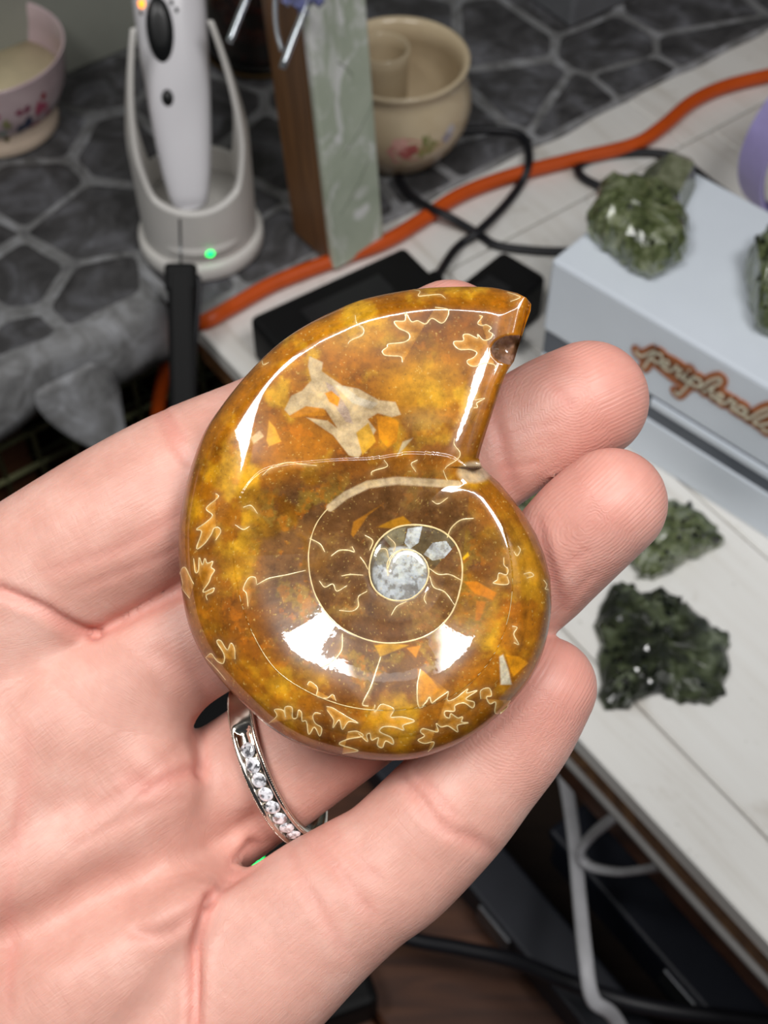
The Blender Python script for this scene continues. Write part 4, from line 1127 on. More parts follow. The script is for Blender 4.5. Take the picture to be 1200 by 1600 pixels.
# script word built from strokes (units: mm along the lid front, mm up)
u_ = .00113
def sc(L): return [(x * u_, y * u_) for x, y in L]
WORD = [
 [(0, 4.6), (1.2, 3.2), (3.2, 4.4), (6.2, 8.6), (7.4, 9.6)], [(7.4, 9.6), (5.6, 4.0), (4.2, -1.0)], [(6.8, 7.6), (9.2, 9.6), (10.4, 7.4), (8.6, 4.8), (6.4, 5.2)],                        # p
 [(10.2, 5.0), (13.0, 6.6), (12.6, 8.2), (11.0, 7.2), (10.8, 5.0), (13.2, 4.2), (15.0, 5.4)],                      # e
 [(15.0, 5.4), (16.2, 8.6), (16.6, 7.4), (18.2, 8.0), (17.2, 5.0), (18.6, 4.4)],                                  # r
 [(18.6, 4.4), (20.4, 7.8), (19.8, 5.0), (21.2, 4.2)], [(21.2, 10.2), (21.4, 10.5)],                               # i
 [(21.2, 4.2), (23.8, 9.0), (21.6, 2.0), (19.4, -3.6), (18.0, -3.0)], [(23.0, 7.4), (25.6, 8.8), (26.4, 6.8), (24.6, 4.6), (22.8, 5.0)],   # p
 [(26.4, 5.0), (29.6, 11.2), (32.4, 14.2), (33.0, 12.4), (30.4, 8.4), (28.2, 4.2)], [(28.6, 5.4), (31.2, 8.0), (31.0, 5.0), (32.4, 4.2)],     # h
 [(32.4, 4.4), (35.2, 6.4), (34.8, 8.0), (33.2, 7.0), (33.2, 5.0), (35.4, 4.2), (37.0, 5.2)],                     # e
 [(37.0, 5.2), (38.4, 8.6), (38.8, 7.4), (40.4, 8.0), (39.4, 5.0), (40.8, 4.4)],                                  # r
 [(44.6, 7.6), (42.2, 7.8), (41.4, 5.4), (43.0, 4.4), (45.0, 7.6), (44.6, 4.8), (46.2, 4.2)],                     # a
 [(46.2, 4.4), (49.8, 11.4), (52.4, 14.6), (53.0, 13.0), (50.0, 8.0), (48.4, 4.6), (50.2, 4.2)],                  # l
 [(50.2, 4.4), (54.6, 8.6), (55.4, 6.0), (53.4, 3.6), (51.6, 4.0)],                                               # s
]
sgn = bm_obj('lettering_backing', blob_strokes('b', [sc(s) for s in WORD] + [sc([(6, 6.5), (14, 7.0), (24, 6.4), (36, 6.0), (50, 6.0)])], .0027, .0007, m_brn), m_brn, wb)
bm_obj('lettering_backing', blob_strokes('b', [sc([(9, 7.2), (15, 8.2), (20, 7.6)]), sc([(9, 4.6), (16, 3.2), (22, 3.6)])], .0036, .0006, m_brn), m_brn, wb)
tag(bm_obj('lettering', blob_strokes('b', [sc(s) for s in WORD], .00052, .0011, m_pale), m_pale, wb), 'pale script word on brown backing')

# ---- green crystals
def green(name, pale):
    N = NT(name); v = N.coord(); f = N.noise(150, 6, .62, v, .6); g = N.noise(420, 4, .6, v)
    c = N.ramp(f, [(.28, srgb(34, 39, 22)), (.42, srgb(76, 86, 50)), (.54, srgb(114, 122, 88)), (.64, srgb(*pale)), (.80, srgb(186, 188, 172))])
    c = N.mix(.6, c, N.ramp(g, [(.3, (.35, .38, .3, 1)), (.7, (1.2, 1.2, 1.1, 1))]), 'MULTIPLY')
    N.l(c, N.b.inputs['Base Color']); N.set(Roughness=.22, Coat_Weight=.7, Coat_Roughness=.05)
    N.l(N.bump(g, .6, .0008), N.b.inputs['Normal']); return N.m
m_gr1 = green('pale_green_crystal', (150, 156, 128)); m_gr2 = green('dark_green_crystal', (124, 132, 112))
N = NT('blackish_green_crystal'); v = N.coord(); f = N.noise(95, 6, .62, v, .5); g = N.noise(420, 4, .6, v)
c = N.ramp(f, [(.36, srgb(16, 19, 12)), (.50, srgb(36, 42, 24)), (.60, srgb(72, 80, 56)), (.72, srgb(132, 140, 120)), (.84, srgb(170, 172, 158))])
N.l(N.mix(.6, c, N.ramp(g, [(.3, (.35, .38, .3, 1)), (.7, (1.2, 1.2, 1.1, 1))]), 'MULTIPLY'), N.b.inputs['Base Color']); N.set(Roughness=.3, Coat_Weight=.5, Coat_Roughness=.08)
N.l(N.bump(g, .6, .0008), N.b.inputs['Normal']); m_gr3 = N.m
N = NT('dark_druse'); v = N.coord(); N.l(N.ramp(N.noise(300, 3, .5, v), [(.35, srgb(6, 8, 6)), (.62, srgb(26, 32, 18)), (.8, srgb(60, 66, 40))]), N.b.inputs['Base Color']); N.set(Roughness=.08, Coat_Weight=1.0, Coat_Roughness=.02); m_drus = N.m
def crystal(name, outline, z0, h, label, mat, ndr, seed, parts=()):
    "chunk of mineral: outline seen in the photo on plane z0, swollen to height h, with a crust of small crystals"
    r_ = np.random.default_rng(seed)
    P = np.array([on(x, y, z0)[:2] for x, y in outline]); c = P.mean(0)
    q = spline([tuple(p) for p in P], 4, closed=True); n = len(q)
    q = q + r_.normal(0, .0005, q.shape)
    t = empty(name, (c[0], c[1], z0)); tag(t, label, 'crystal', 'green crystal pieces')
    rings = [(.93, 0.0), (1.0, .25), (.97, .55), (.86, .82), (.66, .97), (.42, 1.02), (.2, 1.0)]
    V = []; Fc = []
    for s, zz in rings:
        for i_ in range(n):
            p = (q[i_] - c) * s
            zn = zz * h * (1 + (.22 * (vnoise(np.array([p[0] * 160 + seed]), np.array([p[1] * 160]), seed, 3)[0] - .5) * 2 if zz > .3 else 0))
            jit = r_.normal(0, .0005, 2) if 0 < zz < 1 else 0
            V.append((p[0] + (jit[0] if zz and zz < 1 else 0), p[1] + (jit[1] if zz and zz < 1 else 0), zn))
    V.append((0, 0, h * 1.0)); top = len(V) - 1; V.append((0, 0, 0)); bo = len(V) - 1
    for k in range(len(rings) - 1):
        for i_ in range(n): Fc.append((k * n + i_, k * n + (i_ + 1) % n, (k + 1) * n + (i_ + 1) % n, (k + 1) * n + i_))
    k = len(rings) - 1
    for i_ in range(n): Fc.append((k * n + i_, k * n + (i_ + 1) % n, top)); Fc.append(((i_ + 1) % n, i_, bo))
    mo('matrix', V, Fc, mat, t, smooth=False)
    VV = []; FF = []
    for k in range(ndr):
        i_ = r_.integers(n); s = math.sqrt(r_.random()) * .96; p = (q[i_] - c) * s
        if vnoise(np.array([p[0] * 90 + 5]), np.array([p[1] * 90]), seed, 2)[0] < (.47 if ndr > 100 else .3): continue
        zz = np.interp(s, [0, .42, .66, .86, .97, 1], [1.0, 1.02, .97, .82, .55, .25]) * h
        a = abs(r_.normal(.0007, .0004)) + .0003; R = Matrix.Rotation(r_.random() * 6.28, 3, 'Z') @ Matrix.Rotation(r_.normal(0, .5), 3, 'X') @ Matrix.Rotation(r_.normal(0, .5), 3, 'Y')
        b0 = len(VV)
        for o_ in oct_:
            w = R @ Vector((o_[0] * a, o_[1] * a, o_[2] * a * 1.5)); VV.append((p[0] + w.x, p[1] + w.y, zz + w.z))
        for f in of: FF.append(tuple(b0 + z_ for z_ in f))
    if ndr: tag(mo('crystal_crust', VV, FF, m_drus, t, smooth=False), kind='stuff')
    return t
BT = BH
def prism(name, t, base, tip, r, mat, seed):
    "six-sided pointed crystal from base to tip (local coordinates)"
    a = np.array(base); b = np.array(tip); d = b - a; L = np.linalg.norm(d); d /= L
    u = np.cross(d, [0.3, 1, .2]); u /= np.linalg.norm(u); w = np.cross(d, u); V = []
    for s, k in ((0, 1.0), (.72, .92), (.9, .55)):
        for i_ in range(6):
            an = i_ * math.pi / 3 + seed; V.append(a + d * L * s + (u * math.cos(an) + w * math.sin(an) * .7) * r * k)
    V.append(b); Fc = [(k * 6 + i_, k * 6 + (i_ + 1) % 6, (k + 1) * 6 + (i_ + 1) % 6, (k + 1) * 6 + i_) for k in (0, 1) for i_ in range(6)]
    Fc += [(12 + i_, 12 + (i_ + 1) % 6, 18) for i_ in range(6)] + [tuple(range(6))[::-1]]
    mo(name, V, Fc, mat, t, smooth=False)
N = NT('smoky_green_quartz'); v = N.coord(); f = N.noise(180, 5, .6, v)
N.l(N.ramp(f, [(.3, srgb(92, 96, 70)), (.55, srgb(142, 146, 118)), (.75, srgb(178, 178, 156))]), N.b.inputs['Base Color']); N.set(Roughness=.12, Transmission_Weight=.35, IOR=1.54); m_qz = N.m
t1 = crystal('green_crystal', [(925, 335), (945, 305), (1000, 310), (1050, 330), (1068, 365), (1072, 395), (1050, 425), (1015, 438), (985, 425), (960, 405), (930, 385), (915, 362)], BT + .0016, .017, 'pale green crystal cluster with a tall point on the white box', m_gr1, 14, 3)
O1 = np.array(t1.location)
prism('crystal_point', t1, at(1012, 345, .556) - O1, at(1062, 252, .572) - O1, .0165, m_qz, .3)
prism('crystal_point', t1, at(985, 375, .548) - O1, at(940, 318, .552) - O1, .0085, m_gr1, .8)
prism('crystal_point', t1, at(1000, 370, .540) - O1, at(1030, 425, .536) - O1, .0080, m_gr1, .1)
crystal('green_crystal', [(1160, 420), (1185, 395), (1225, 375), (1270, 400), (1280, 470), (1240, 520), (1195, 528), (1172, 505), (1165, 465)], BT + .0016, .020, 'dark green crystal chunk at the right end of the white box', m_gr2, 70, 5)
crystal('green_crystal', [(975, 870), (990, 820), (1030, 795), (1060, 798), (1095, 818), (1125, 852), (1105, 868), (1075, 880), (1040, 900), (1010, 912), (990, 900)], 0, .011, 'triangular dark green crystal by the ring fingertip on the table', m_gr2, 60, 8)
crystal('green_crystal', [(940, 935), (970, 915), (1000, 930), (1035, 928), (1065, 945), (1090, 965), (1120, 990), (1136, 1000), (1138, 1045), (1125, 1085), (1108, 1104), (1060, 1100), (1020, 1090), (985, 1105), (955, 1112), (935, 1090), (935, 1010)], 0, .007, 'large blackish green crystal slab with sparkling crust nearest the little finger', m_gr3, 420, 13)
crystal('green_crystal', [(800, 790), (812, 762), (840, 755), (862, 770), (858, 800), (830, 815)], 0, .010, 'small green crystal showing only in the gap between two fingertips', m_gr1, 20, 17)

# ---- charging stand and hand-held device
SC0 = on(316, 376, STZ)
stand = empty('charging_stand', SC0); tag(stand, 'white plastic charging stand with tall side arms and green light', 'stand')
SO = SC0
cdir = -SC0[:2] / np.linalg.norm(SC0[:2]); fa = math.atan2(cdir[1], cdir[0])       # angle of its front, towards the viewer
lathe('base', [(0, 0), (.0285, 0), (.0298, .0015), (.0298, .0075), (.0285, .009), (.0272, .0095), (0, .0095)], m_white_pl, stand, 64)
V = []; Fc = []; nA = 128; nZ = 22
def wallh(p):
    "wall height at angle p from the front"
    p = abs((p + math.pi) % (2 * math.pi) - math.pi)
    arm = math.exp(-((p - 1.72) / .50) ** 4) ** 1.0
    front = .039 + .014 * (1 - math.cos(p)) if p < 1.72 else .036
    k = sm(np.array([1 - abs(p - 1.72) / (.98 if p < 1.72 else .60)]))[0]
    return front * (1 - k ** 1.15) + .116 * k ** 1.15
def wallr(z): return .0268 + .0006 * (z / .06) if z < .06 else .0274 - .0100 * ((z - .06) / .056) ** 1.35
for i_ in range(nA):
    a = 2 * math.pi * i_ / nA; hh = wallh(a)
    col_ = []
    for j in range(nZ + 1): z = .009 + (hh - .009) * j / nZ; col_.append((wallr(z), z))
    for j in range(nZ, -1, -1): z = .009 + (hh - .009) * j / nZ; col_.append((wallr(z) - .0026, z + (.0008 if j == nZ else 0)))
    for r, z in col_: V.append((r * math.cos(a + fa), r * math.sin(a + fa), z))
mcol = 2 * (nZ + 1)
for i_ in range(nA):
    i3 = (i_ + 1) % nA
    for j in range(mcol): Fc.append((i_ * mcol + j, i3 * mcol + j, i3 * mcol + (j + 1) % mcol, i_ * mcol + (j + 1) % mcol))
mo('holder', V, Fc, m_white_pl, stand)
lathe('inner_floor', [(.0235, .010), (.0235, .024), (.0, .0245)], m_white_pl, stand, 48)
# front ledge strip and light
V = []; Fc = []
for i_ in range(25):
    a = fa - .75 + 1.5 * i_ / 24; k = math.sin(math.pi * i_ / 24) ** .5
    for r, z in ((.0262, .0125), (.0262 + .0018 * k, .0140), (.0262 + .0022 * k, .0175), (.0262, .0200)): V.append((r * math.cos(a), r * math.sin(a), z))
for i_ in range(24):
    for j in range(3): Fc.append((i_ * 4 + j, (i_ + 1) * 4 + j, (i_ + 1) * 4 + j + 1, i_ * 4 + j + 1))
mo('front_ridge', V, Fc, m_white_pl, stand)
la = fa + .10
lp = np.array([.0284 * math.cos(la), .0284 * math.sin(la), .0165])
def disc(name, c, n, r1, r2, up, mat, par, th=.0006, seg=28):
    n = np.array(n, float); n /= np.linalg.norm(n); u = np.cross(up, n); u /= np.linalg.norm(u); w = np.cross(n, u); V = []
    for k, (s, z) in enumerate(((1.0, -th), (1.0, 0), (.88, th), (0.45, th * 1.5))):
        for i_ in range(seg):
            a = 2 * math.pi * i_ / seg; V.append(np.array(c) + (u * math.cos(a) * r1 + w * math.sin(a) * r2) * s + n * z)
    Fc = [(k * seg + i_, k * seg + (i_ + 1) % seg, (k + 1) * seg + (i_ + 1) % seg, (k + 1) * seg + i_) for k in range(3) for i_ in range(seg)] + [tuple(range(3 * seg, 4 * seg))]
    return mo(name, V, Fc, mat, par)
tag(disc('indicator_light', lp, (math.cos(la), math.sin(la), 0), .0019, .0015, EZ, glow('green_led', (.0, .9, .12, 1), 4.0), stand, .0004), 'small glowing green light')

p0 = SC0 + np.array([.0235 * math.cos(fa) - .004, .0235 * math.sin(fa) + .004, .040])     # lower tip in the front notch
p1 = at(258, -60, .585)
dvc = empty('handheld_device', p0); tag(dvc, 'white handheld beauty device with black oval window standing in its charger', 'device')
ax_ = (p1 - p0); DL = np.linalg.norm(ax_); ax_ /= DL
nf = -ax_ * np.dot(ax_, CAM - p0) + (CAM - p0); nf /= np.linalg.norm(nf); sd_ = np.cross(ax_, nf)
V = []; Fc = []; sg = 40
sec = [(-.03, .004), (-.01, .0078), (.04, .0092), (.12, .0108), (.25, .0124), (.42, .0138), (.60, .0150), (.78, .0158), (.92, .0160), (1.05, .0150), (1.12, .0120), (1.15, .006)]
for s, r in sec:
    for i_ in range(sg):
        a = 2 * math.pi * i_ / sg; ca_, sa_ = math.cos(a), math.sin(a)
        V.append(ax_ * DL * s + sd_ * r * math.copysign(abs(ca_) ** .8, ca_) + nf * (r * .78 * math.copysign(abs(sa_) ** .8, sa_) - .004 * s))
for k in range(len(sec) - 1):
    for i_ in range(sg): Fc.append((k * sg + i_, k * sg + (i_ + 1) % sg, (k + 1) * sg + (i_ + 1) % sg, (k + 1) * sg + i_))
Fc.append(tuple(range(sg))); Fc.append(tuple(range((len(sec) - 1) * sg, len(sec) * sg)))
m_dev = plain('white_device', srgb(226, 224, 228), .22, noise=(20, .02)); m_gblk = plain('gloss_black', srgb(16, 17, 18), .3, spec=.3)
mo('body', V, Fc, m_dev, dvc)
def on_dev(px, py, lift=0.0):
    "local point of the front of the device under pixel px,py"
    o_ = CAM - p0; r = at(px, py, 1.0) - CAM
    best_ = None
    for t in np.linspace(.50, .68, 900):
        q = o_ + r * t; s = q @ ax_ / DL
        rr = np.interp(s, [x[0] for x in sec], [x[1] for x in sec]); x = (q @ sd_) / rr; z = (q @ nf + .004 * s) / (rr * .78)
        if abs(x) < 1 and abs(x) ** 2.5 + abs(z) ** 2.5 < 1: best_ = q; break
    if best_ is None: best_ = o_ + r * .58
    return best_ + nf * lift
disc('screen', on_dev(250, 46, .0004), nf, .0058, .0135, ax_, m_gblk, dvc, .0008, 40)
disc('button', on_dev(262, 153, .0003), nf, .0026, .0036, ax_, m_gblk, dvc, .0005)
tag(disc('status_light', on_dev(222, 6, .0003), nf, .0016, .0018, ax_, glow('amber_light', (1, .28, .01, 1), 2.5), dvc, .0004), 'glowing orange light')
for x, y in ((221, 20), (268, 4), (276, 16)): disc('mark', on_dev(x, y, .0002), nf, .0008, .0012, ax_, m_gblk, dvc, .0002, 12)

# ---- block with pale green marbled face
m_bwood = wood('block_wood', srgb(78, 50, 26), srgb(118, 80, 44), srgb(150, 106, 62), (160, 160, 9))
N = NT('pale_green_marble'); v = N.coord(); f = N.noise(34, 4, .55, v, .4); g = N.noise(60, 5, .6, N.coord((1, 1, .5)), 1.2)
c = N.mix(N.ramp(g, [(.50, (0, 0, 0, 1)), (.60, (.95, .95, .95, 1))]), N.ramp(f, [(.3, srgb(172, 182, 162)), (.7, srgb(198, 206, 188))]), srgb(236, 236, 234))
N.l(c, N.b.inputs['Base Color']); N.set(Roughness=.25); m_marb = N.m
cor = on(520, 422, STZ); ga = math.radians(38)
gdir = np.array([math.cos(ga), math.sin(ga), 0]); wdir = np.array([-math.sin(ga), math.cos(ga), 0])
blk = empty('marbled_block', cor + EZ * .0016); blk.rotation_euler = (0, math.radians(-3.2), 0); tag(blk, 'upright wooden block with pale green marbled face beside the ceramic pot', 'block')
BKH = .150; wg, ww = .0285, .030
box('wooden_core', gdir * wg / 2 + wdir * (ww / 2 + .002) + EZ * BKH / 2, (wg, ww, BKH), m_bwood, blk, (gdir, wdir, EZ), .0015)
box('marbled_face', gdir * wg / 2 - wdir * .0003 + EZ * BKH / 2, (wg + .001, .0045, BKH + .0002), m_marb, blk, (gdir, wdir, EZ), .0012)
m_crack = plain('dark_vein', srgb(110, 116, 100), .4)
for a, b in (((.006, .030), (.024, .052)), ((.012, .108), (.019, .098)), ((.010, .060), (.029, .080))):
    P = spline([(a[0], a[1]), ((a[0] + b[0]) / 2 + .001, (a[1] + b[1]) / 2), (b[0], b[1])], 6)
    tube('vein', [gdir * p[0] - wdir * .0024 + EZ * p[1] for p in P], .00028, m_crack, blk, 6)
# ---- silver clip on top of the block
m_silv = plain('silver_metal', srgb(206, 212, 218), .2, .9); m_viol = plain('violet_crystal', srgb(112, 116, 160), .1, .2, noise=(400, .4))
top = cor + gdir * wg / 2 + wdir * ww / 2 + EZ * (BKH + .0005)
clip = empty('silver_clip', top); tag(clip, 'silver pronged clip with violet stones hanging over the top of the block', 'clip')
def cp(px, py, d): return at(px, py, d) - top
dcl = .515
tube('prong', spline([cp(500, -70, dcl), cp(478, 8, dcl), cp(458, 60, dcl), cp(441, 106, dcl)], 5), .0015, m_silv, clip, 8)
tube('prong', spline([cp(410, -70, dcl), cp(384, 0, dcl), cp(370, 35, dcl), cp(358, 66, dcl)], 5), .0015, m_silv, clip, 8)
tube('prong', spline([cp(432, -60, dcl), cp(430, 10, dcl), cp(433, 50, dcl), cp(441, 80, dcl)], 5), .0009, m_silv, clip, 8)
tube('bar', spline([cp(400, -66, dcl), cp(450, -76, dcl), cp(512, -66, dcl), cp(540, -50, dcl)], 6), .0020, m_silv, clip, 8)
tube('hook', spline([cp(512, -66, dcl), cp(525, -90, dcl + .012), np.array([0, 0, .010]), np.array([0, 0, .0026]), np.array([.006, .008, .0026])], 6), .0020, m_silv, clip, 8)
for k, (x, y, r) in enumerate(((468, 6, .0034), (486, -6, .0036), (456, -12, .0036), (474, 20, .0022), (448, 2, .0022), (498, 2, .0026), (470, -30, .004), (490, -40, .0042))):
    c = cp(x, y, dcl - .001 + .0004 * k); V = [c + r * np.array(o_) * (1, 1, 1.2) for o_ in oct_]
    mo('violet_stone', V, of, m_viol, clip, smooth=False)
# ---- dark glass jar behind
jc = on(408, 92, STZ) + np.array([0, .012, 0])
jar = empty('glass_jar', jc); tag(jar, 'dark glass jar of reddish dried petals behind the charging stand', 'jar')
N = NT('dried_petals'); f = N.noise(130, 4, .6, N.coord(), .5); N.l(N.ramp(f, [(.3, srgb(14, 10, 10)), (.48, srgb(40, 18, 16)), (.6, srgb(84, 26, 24)), (.72, srgb(120, 72, 30)), (.85, srgb(40, 40, 24))]), N.b.inputs['Base Color']); N.set(Roughness=.35, Coat_Weight=.8); m_pet = N.m
lathe('filling', [(0, .004), (.026, .004), (.029, .010), (.030, .06), (.027, .07), (0, .072)], m_pet, jar, 40)
N = NT('jar_glass'); N.set(Base_Color=(.75, .72, .66, 1), Roughness=.03, Transmission_Weight=1.0, IOR=1.45); m_jgl = N.m
lathe('glass', [(0, 0), (.028, 0), (.0315, .004), (.0325, .012), (.0325, .066), (.028, .078), (.028, .090), (.0268, .090), (.0268, .078), (.031, .065), (.031, .012), (.028, .003), (0, .003)], m_jgl, jar, 48)
lathe('foot_rim', [(.0288, .0002), (.0325, .0016), (.0330, .0030), (.0326, .0042)], plain('brass_rim', srgb(120, 96, 62), .3, .7), jar, 48)

# ---- ceramic pot with inner sleeve
N = NT('cream_glaze'); v = N.coord(); tc = N.n('ShaderNodeTexCoord')
N.l(N.ramp(N.noise(40, 4, .6, v), [(.3, srgb(204, 184, 150)), (.7, srgb(220, 202, 170))]), N.b.inputs['Base Color']); N.set(Roughness=.22, Coat_Weight=.5); m_crm = N.m
pc = on(622, 232, STZ)
pot = empty('ceramic_pot', pc); tag(pot, 'cream ceramic pot with painted roses and an inner sleeve', 'pot')
prof_ = [(0, 0), (.020, 0), (.0225, .001), (.0245, .004), (.031, .012), (.0352, .022), (.0362, .030), (.0350, .038), (.0322, .044), (.0312, .047), (.0326, .050), (.0342, .0525), (.0344, .0540), (.0330, .0545), (.0312, .0525), (.0298, .048), (.0312, .042), (.0338, .034), (.0338, .026), (.030, .014), (.022, .006), (0, .005)]
lathe('bowl', prof_, m_crm, pot, 64)
sl = np.array([-.0075, .001, 0])
lathe('inner_sleeve', [(.0115, .0052), (.0125, .052), (.0130, .0585), (.0122, .0592), (.0112, .0585), (.0108, .052), (.0105, .0062), (0, .006)], m_crm, pot, 40, sl)
def decal(name, ob, c0, rr, zc, pa, size, col, n=14, seed=0, hf=None):
    "painted petal patch lying on a round wall (radius function rr(z))"
    r_ = np.random.default_rng(seed); V = []; Fc = []
    for k in range(n):
        V.append(None)
    V = []
    ctr = (pa, zc)
    pts = [(ctr[0], ctr[1])] + [(ctr[0] + size[0] * math.cos(2 * math.pi * k / n) * (1 + .22 * r_.normal()), ctr[1] + size[1] * math.sin(2 * math.pi * k / n) * (1 + .22 * r_.normal())) for k in range(n)]
    for a, z in pts:
        r = rr(z) + .00022; V.append((c0[0] + r * math.cos(a), c0[1] + r * math.sin(a), c0[2] + z))
    Fc = [(0, k + 1, (k + 1) % n + 1) for k in range(n)]
    return mo(name, V, Fc, plain(name + '_paint', col, .3), ob)
zs_ = [p[1] for p in prof_[3:9]]; rs_ = [p[0] for p in prof_[3:9]]
prr = lambda z: float(np.interp(z, zs_, rs_))
pa0 = math.atan2(-pc[1], -pc[0])
for nm, da, z, sz, colr_, sd2 in (('rose', .10, .0255, (.26, .0075), srgb(206, 140, 132), 1), ('rose', .14, .026, (.14, .004), srgb(178, 96, 92), 2), ('rose', .02, .030, (.13, .004), srgb(222, 172, 160), 7), ('leaf', .42, .027, (.12, .0045), srgb(150, 148, 96), 3), ('leaf', .36, .0305, (.05, .003), srgb(128, 132, 78), 4), ('leaf', .33, .0225, (.06, .002), srgb(160, 156, 100), 8), ('blossom', .72, .0285, (.10, .0030), srgb(170, 166, 176), 5), ('blossom', .78, .032, (.07, .002), srgb(186, 182, 188), 6)):
    decal(nm, pot, (0, 0, 0), prr, z, pa0 + da, sz, colr_, 16, sd2)

# ---- footed cup with butterflies, cream wax inside
cc0 = on(2, 192, STZ)
cup = empty('footed_cup', cc0); tag(cup, 'pink footed cup painted with butterflies and flowers, filled with cream wax', 'cup')
N = NT('pink_glaze'); N.l(N.ramp(N.noise(60, 4, .6, N.coord()), [(.3, srgb(196, 172, 176)), (.7, srgb(212, 190, 192))]), N.b.inputs['Base Color']); N.set(Roughness=.15, Coat_Weight=.7); m_pnk = N.m
m_fcream = plain('cream_china', srgb(226, 204, 182), .12, coat=.8); m_wax = plain('cream_wax', srgb(206, 192, 158), .5)
cprof = [(.030, .0120), (.0350, .018), (.0385, .027), (.0402, .037), (.0412, .0450), (.0415, .0462), (.0410, .0468), (.0398, .0455), (.0388, .036), (.0366, .026), (.033, .018), (.02, .0145), (0, .014)]
lathe('bowl', cprof, m_pnk, cup, 64)
lathe('foot', [(0, 0), (.0295, 0), (.0308, .0015), (.0302, .006), (.0296, .0095), (.0300, .0122), (.0, .0122)], m_fcream, cup, 64)
lathe('wax', [(.0360, .024), (.0362, .0265), (.0, .0270)], m_wax, cup, 48)
czs = [p[1] for p in cprof[:5]]; crs = [p[0] for p in cprof[:5]]
crr = lambda z: float(np.interp(z, czs, crs))
ca0 = math.atan2(-cc0[1], -cc0[0])
for nm, da, z, sz, cl, s_ in (('butterfly_wing', .245, 0.0185, (.075, 0.0036), srgb(62, 72, 96), 1), ('butterfly_wing', .355, 0.0221, (.060, 0.0040), srgb(54, 62, 88), 2), ('flower', .55, 0.0273, (.10, 0.0036), srgb(168, 74, 100), 3), ('flower', .50, 0.0164, (.12, 0.0024), srgb(176, 92, 112), 4), ('flower', .62, 0.0336, (.05, 0.0021), srgb(150, 50, 60), 5), ('flower', .36, 0.0311, (.05, 0.0021), srgb(128, 60, 84), 6), ('flower', .25, 0.0308, (.06, 0.0019), srgb(140, 70, 92), 7), ('leaf', .07, 0.0252, (.07, 0.0032), srgb(150, 148, 104), 8), ('leaf', .02, 0.0123, (.06, 0.0018), srgb(112, 106, 60), 9), ('flower', -.05, 0.0322, (.07, 0.0024), srgb(176, 92, 120), 10), ('leaf', -.02, 0.0189, (.06, 0.0024), srgb(130, 150, 140), 11), ('flower', .70, 0.0210, (.06, 0.0024), srgb(168, 84, 108), 12)):
    decal(nm, cup, (0, 0, 0), crr, z, ca0 + da, sz, cl, 14, s_)
icr = lambda z: float(np.interp(z, [.026, .036, .0455], [.0366, .0388, .0398])) - .0006
for nm, da, z, sz, cl, s_ in (('flower', math.pi - .62, .038, (.06, .0025), srgb(96, 104, 112), 21), ('leaf', math.pi - .5, .040, (.05, .002), srgb(120, 124, 78), 22), ('flower', math.pi + .2, .038, (.05, .0022), srgb(176, 92, 112), 23)):
    decal(nm, cup, (0, 0, 0), icr, z, ca0 + da, sz, cl, 12, s_)
tube('handle', spline([(-.036, .006, .042), (-.046, .010, .042), (-.050, .012, .034), (-.046, .010, .024), (-.034, .004, .020)], 8), .0026, m_pnk, cup, 10)
# ---- grey box on the ledge, wooden post at the table end, lavender hoop
gb = empty('grey_box', fr(.487 + .06, .476 + .05, STZ), math.atan2(.6, .8)); tag(gb, 'dark grey box standing at the back of the stone ledge', 'box')
m_gry = plain('grey_card', srgb(112, 114, 118), .6)
box('body', (0, 0, .045), (.12, .10, .09), m_gry, gb, bev=.002); box('lid', (0, 0, .098), (.123, .103, .016), m_gry, gb, bev=.002)
wp = empty('wooden_cabinet', fr(.610, .345, 0), math.atan2(.6, .8)); tag(wp, 'brown wooden cabinet corner at the far end of the table', 'cabinet')
m_cab = wood('cabinet_wood', srgb(92, 56, 26), srgb(128, 84, 42), srgb(154, 108, 60), (90, 90, 8))
box('body', (0.03, 0, .10), (.10, .12, .198), m_cab, wp, bev=.002); box('plinth', (0.03, 0, .006), (.104, .124, .012), m_cab, wp, bev=.001)
lv = on(1262, 330, 0.0); hoop = empty('lavender_hoop', lv, math.radians(28)); tag(hoop, 'lavender plastic hoop with dark purple inside behind the white box', 'hoop')
m_lav = plain('lavender_plastic', srgb(176, 166, 222), .4); m_pur = plain('purple_lining', srgb(84, 74, 140), .5)
def hoopband(name, R_, w, th, mat):
    V = []; Fc = []; n = 72
    for i_ in range(n):
        a = 2 * math.pi * i_ / n
        for r, y in ((R_, -w / 2), (R_, w / 2), (R_ - th, w / 2), (R_ - th, -w / 2)): V.append((r * math.cos(a), y, R_ + .0002 + r * math.sin(a) + (0 if R_ > .045 else .002)))
    for i_ in range(n):
        for j in range(4): Fc.append((i_ * 4 + j, ((i_ + 1) % n) * 4 + j, ((i_ + 1) % n) * 4 + (j + 1) % 4, i_ * 4 + (j + 1) % 4))
    o = mo(name, V, Fc, mat, hoop, smooth=False)
hoopband('band', .0470, .0170, .0018, m_lav); hoopband('lining', .0450, .0150, .0012, m_pur)

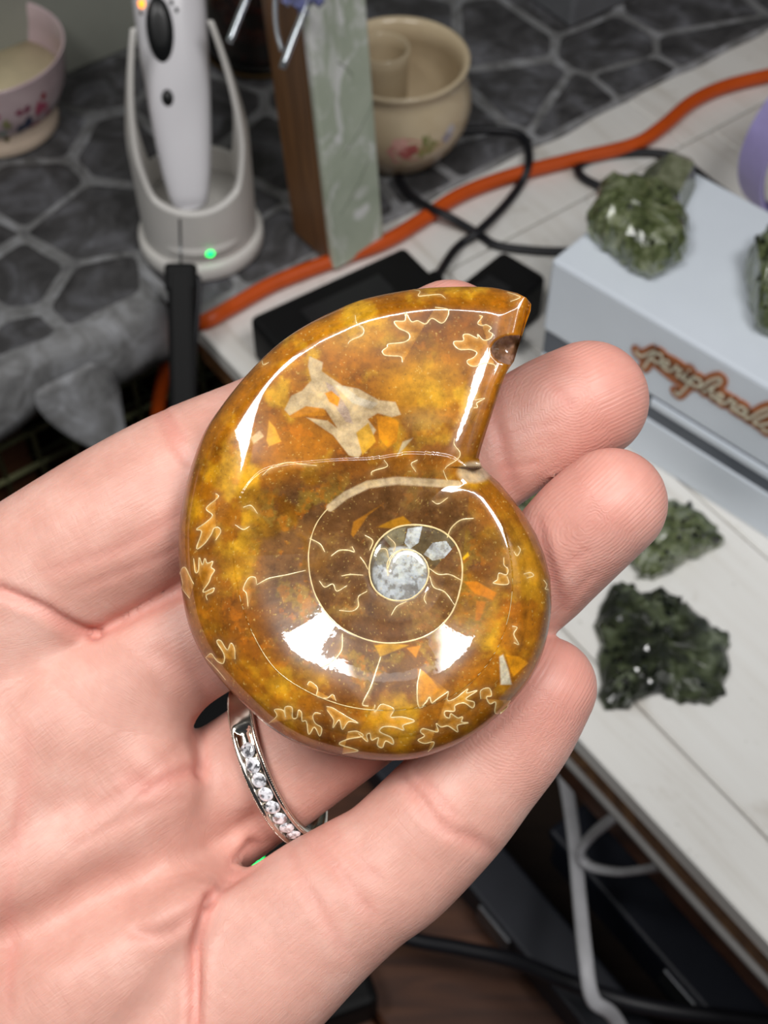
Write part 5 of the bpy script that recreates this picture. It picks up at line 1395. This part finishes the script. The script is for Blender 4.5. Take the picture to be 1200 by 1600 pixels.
# ---- black handled probe leaning at the table corner
pb = at(287, 640, .600); prb = empty('needle_probe', pb); tag(prb, 'black handled probe with a thin metal needle in front of the charging stand', 'tool')
def pl(px, py, d): return at(px, py, d) - pb
m_steel = plain('steel', srgb(120, 122, 124), .3, .9)
zx = (at(284, 420, .592) - at(288, 640, .600)); zl = np.linalg.norm(zx); zx /= zl
sx_ = np.array([1.0, 0, 0]); sx_ -= zx * (sx_ @ zx); sx_ /= np.linalg.norm(sx_); sy_ = np.cross(zx, sx_)
box('handle', pl(287, 610, .598), (.0118, .008, .106), m_black, prb, (sx_, sy_, zx), .0022, 2)
box('head', pl(283, 434, .5925), (.0135, .0095, .0125), m_black, prb, (sx_, sy_, zx), .0018, 2)
tube('needle', [pl(283, 425, .592), pl(281, 342, .588)], .00055, m_steel, prb, 8)
tube('lanyard_loop', spline([pl(297, 450, .592), pl(308, 432, .592), pl(311, 450, .592), pl(309, 490, .593), pl(305, 540, .595)], 6), .0012, m_blk_c, prb, 8)
# it stands in a holder on the shelf below
hd = empty('tool_cup', at(289, 765, .612)); tag(hd, 'dark cup below the table corner that holds the probe', 'cup')
lathe('cup_wall', [(0, -.06), (.012, -.06), (.013, .02), (.0118, .02), (.0108, -.057), (0, -.057)], m_dark, hd, 24)
lathe('cup_base', [(0, -.064), (.016, -.064), (.016, -.060), (0, -.060)], m_dark, hd, 24)

# ---- pieces of a part hang below that part
SUB = {'lettering': 'lid', 'lettering_backing': 'lid', 'lid_flap': 'lid', 'pull_tab': 'recess', 'latch': 'body', 'rating_label': 'body', 'cable_boot': 'body', 'screen': 'body', 'button': 'body', 'status_light': 'body', 'mark': 'body',
       'indicator_light': ('front_ridge', 'body'), 'vein': 'marbled_face', 'violet_stone': 'bar', 'crystal_crust': 'matrix', 'rose': 'bowl', 'leaf': 'bowl', 'blossom': 'bowl', 'flower': 'bowl', 'butterfly_wing': 'bowl', 'diamond': 'band', 'milgrain_beading': 'band', 'needle': 'head', 'foot_rim': 'glass'}
for o in list(bpy.data.objects):
    if o.parent is None or o.parent.type != 'EMPTY': continue
    k = o.name.split('.')[0]
    if k in SUB:
        want = SUB[k] if isinstance(SUB[k], tuple) else (SUB[k],)
        for c in o.parent.children:
            if c.name.split('.')[0] in want and c is not o:
                o.parent = c; break
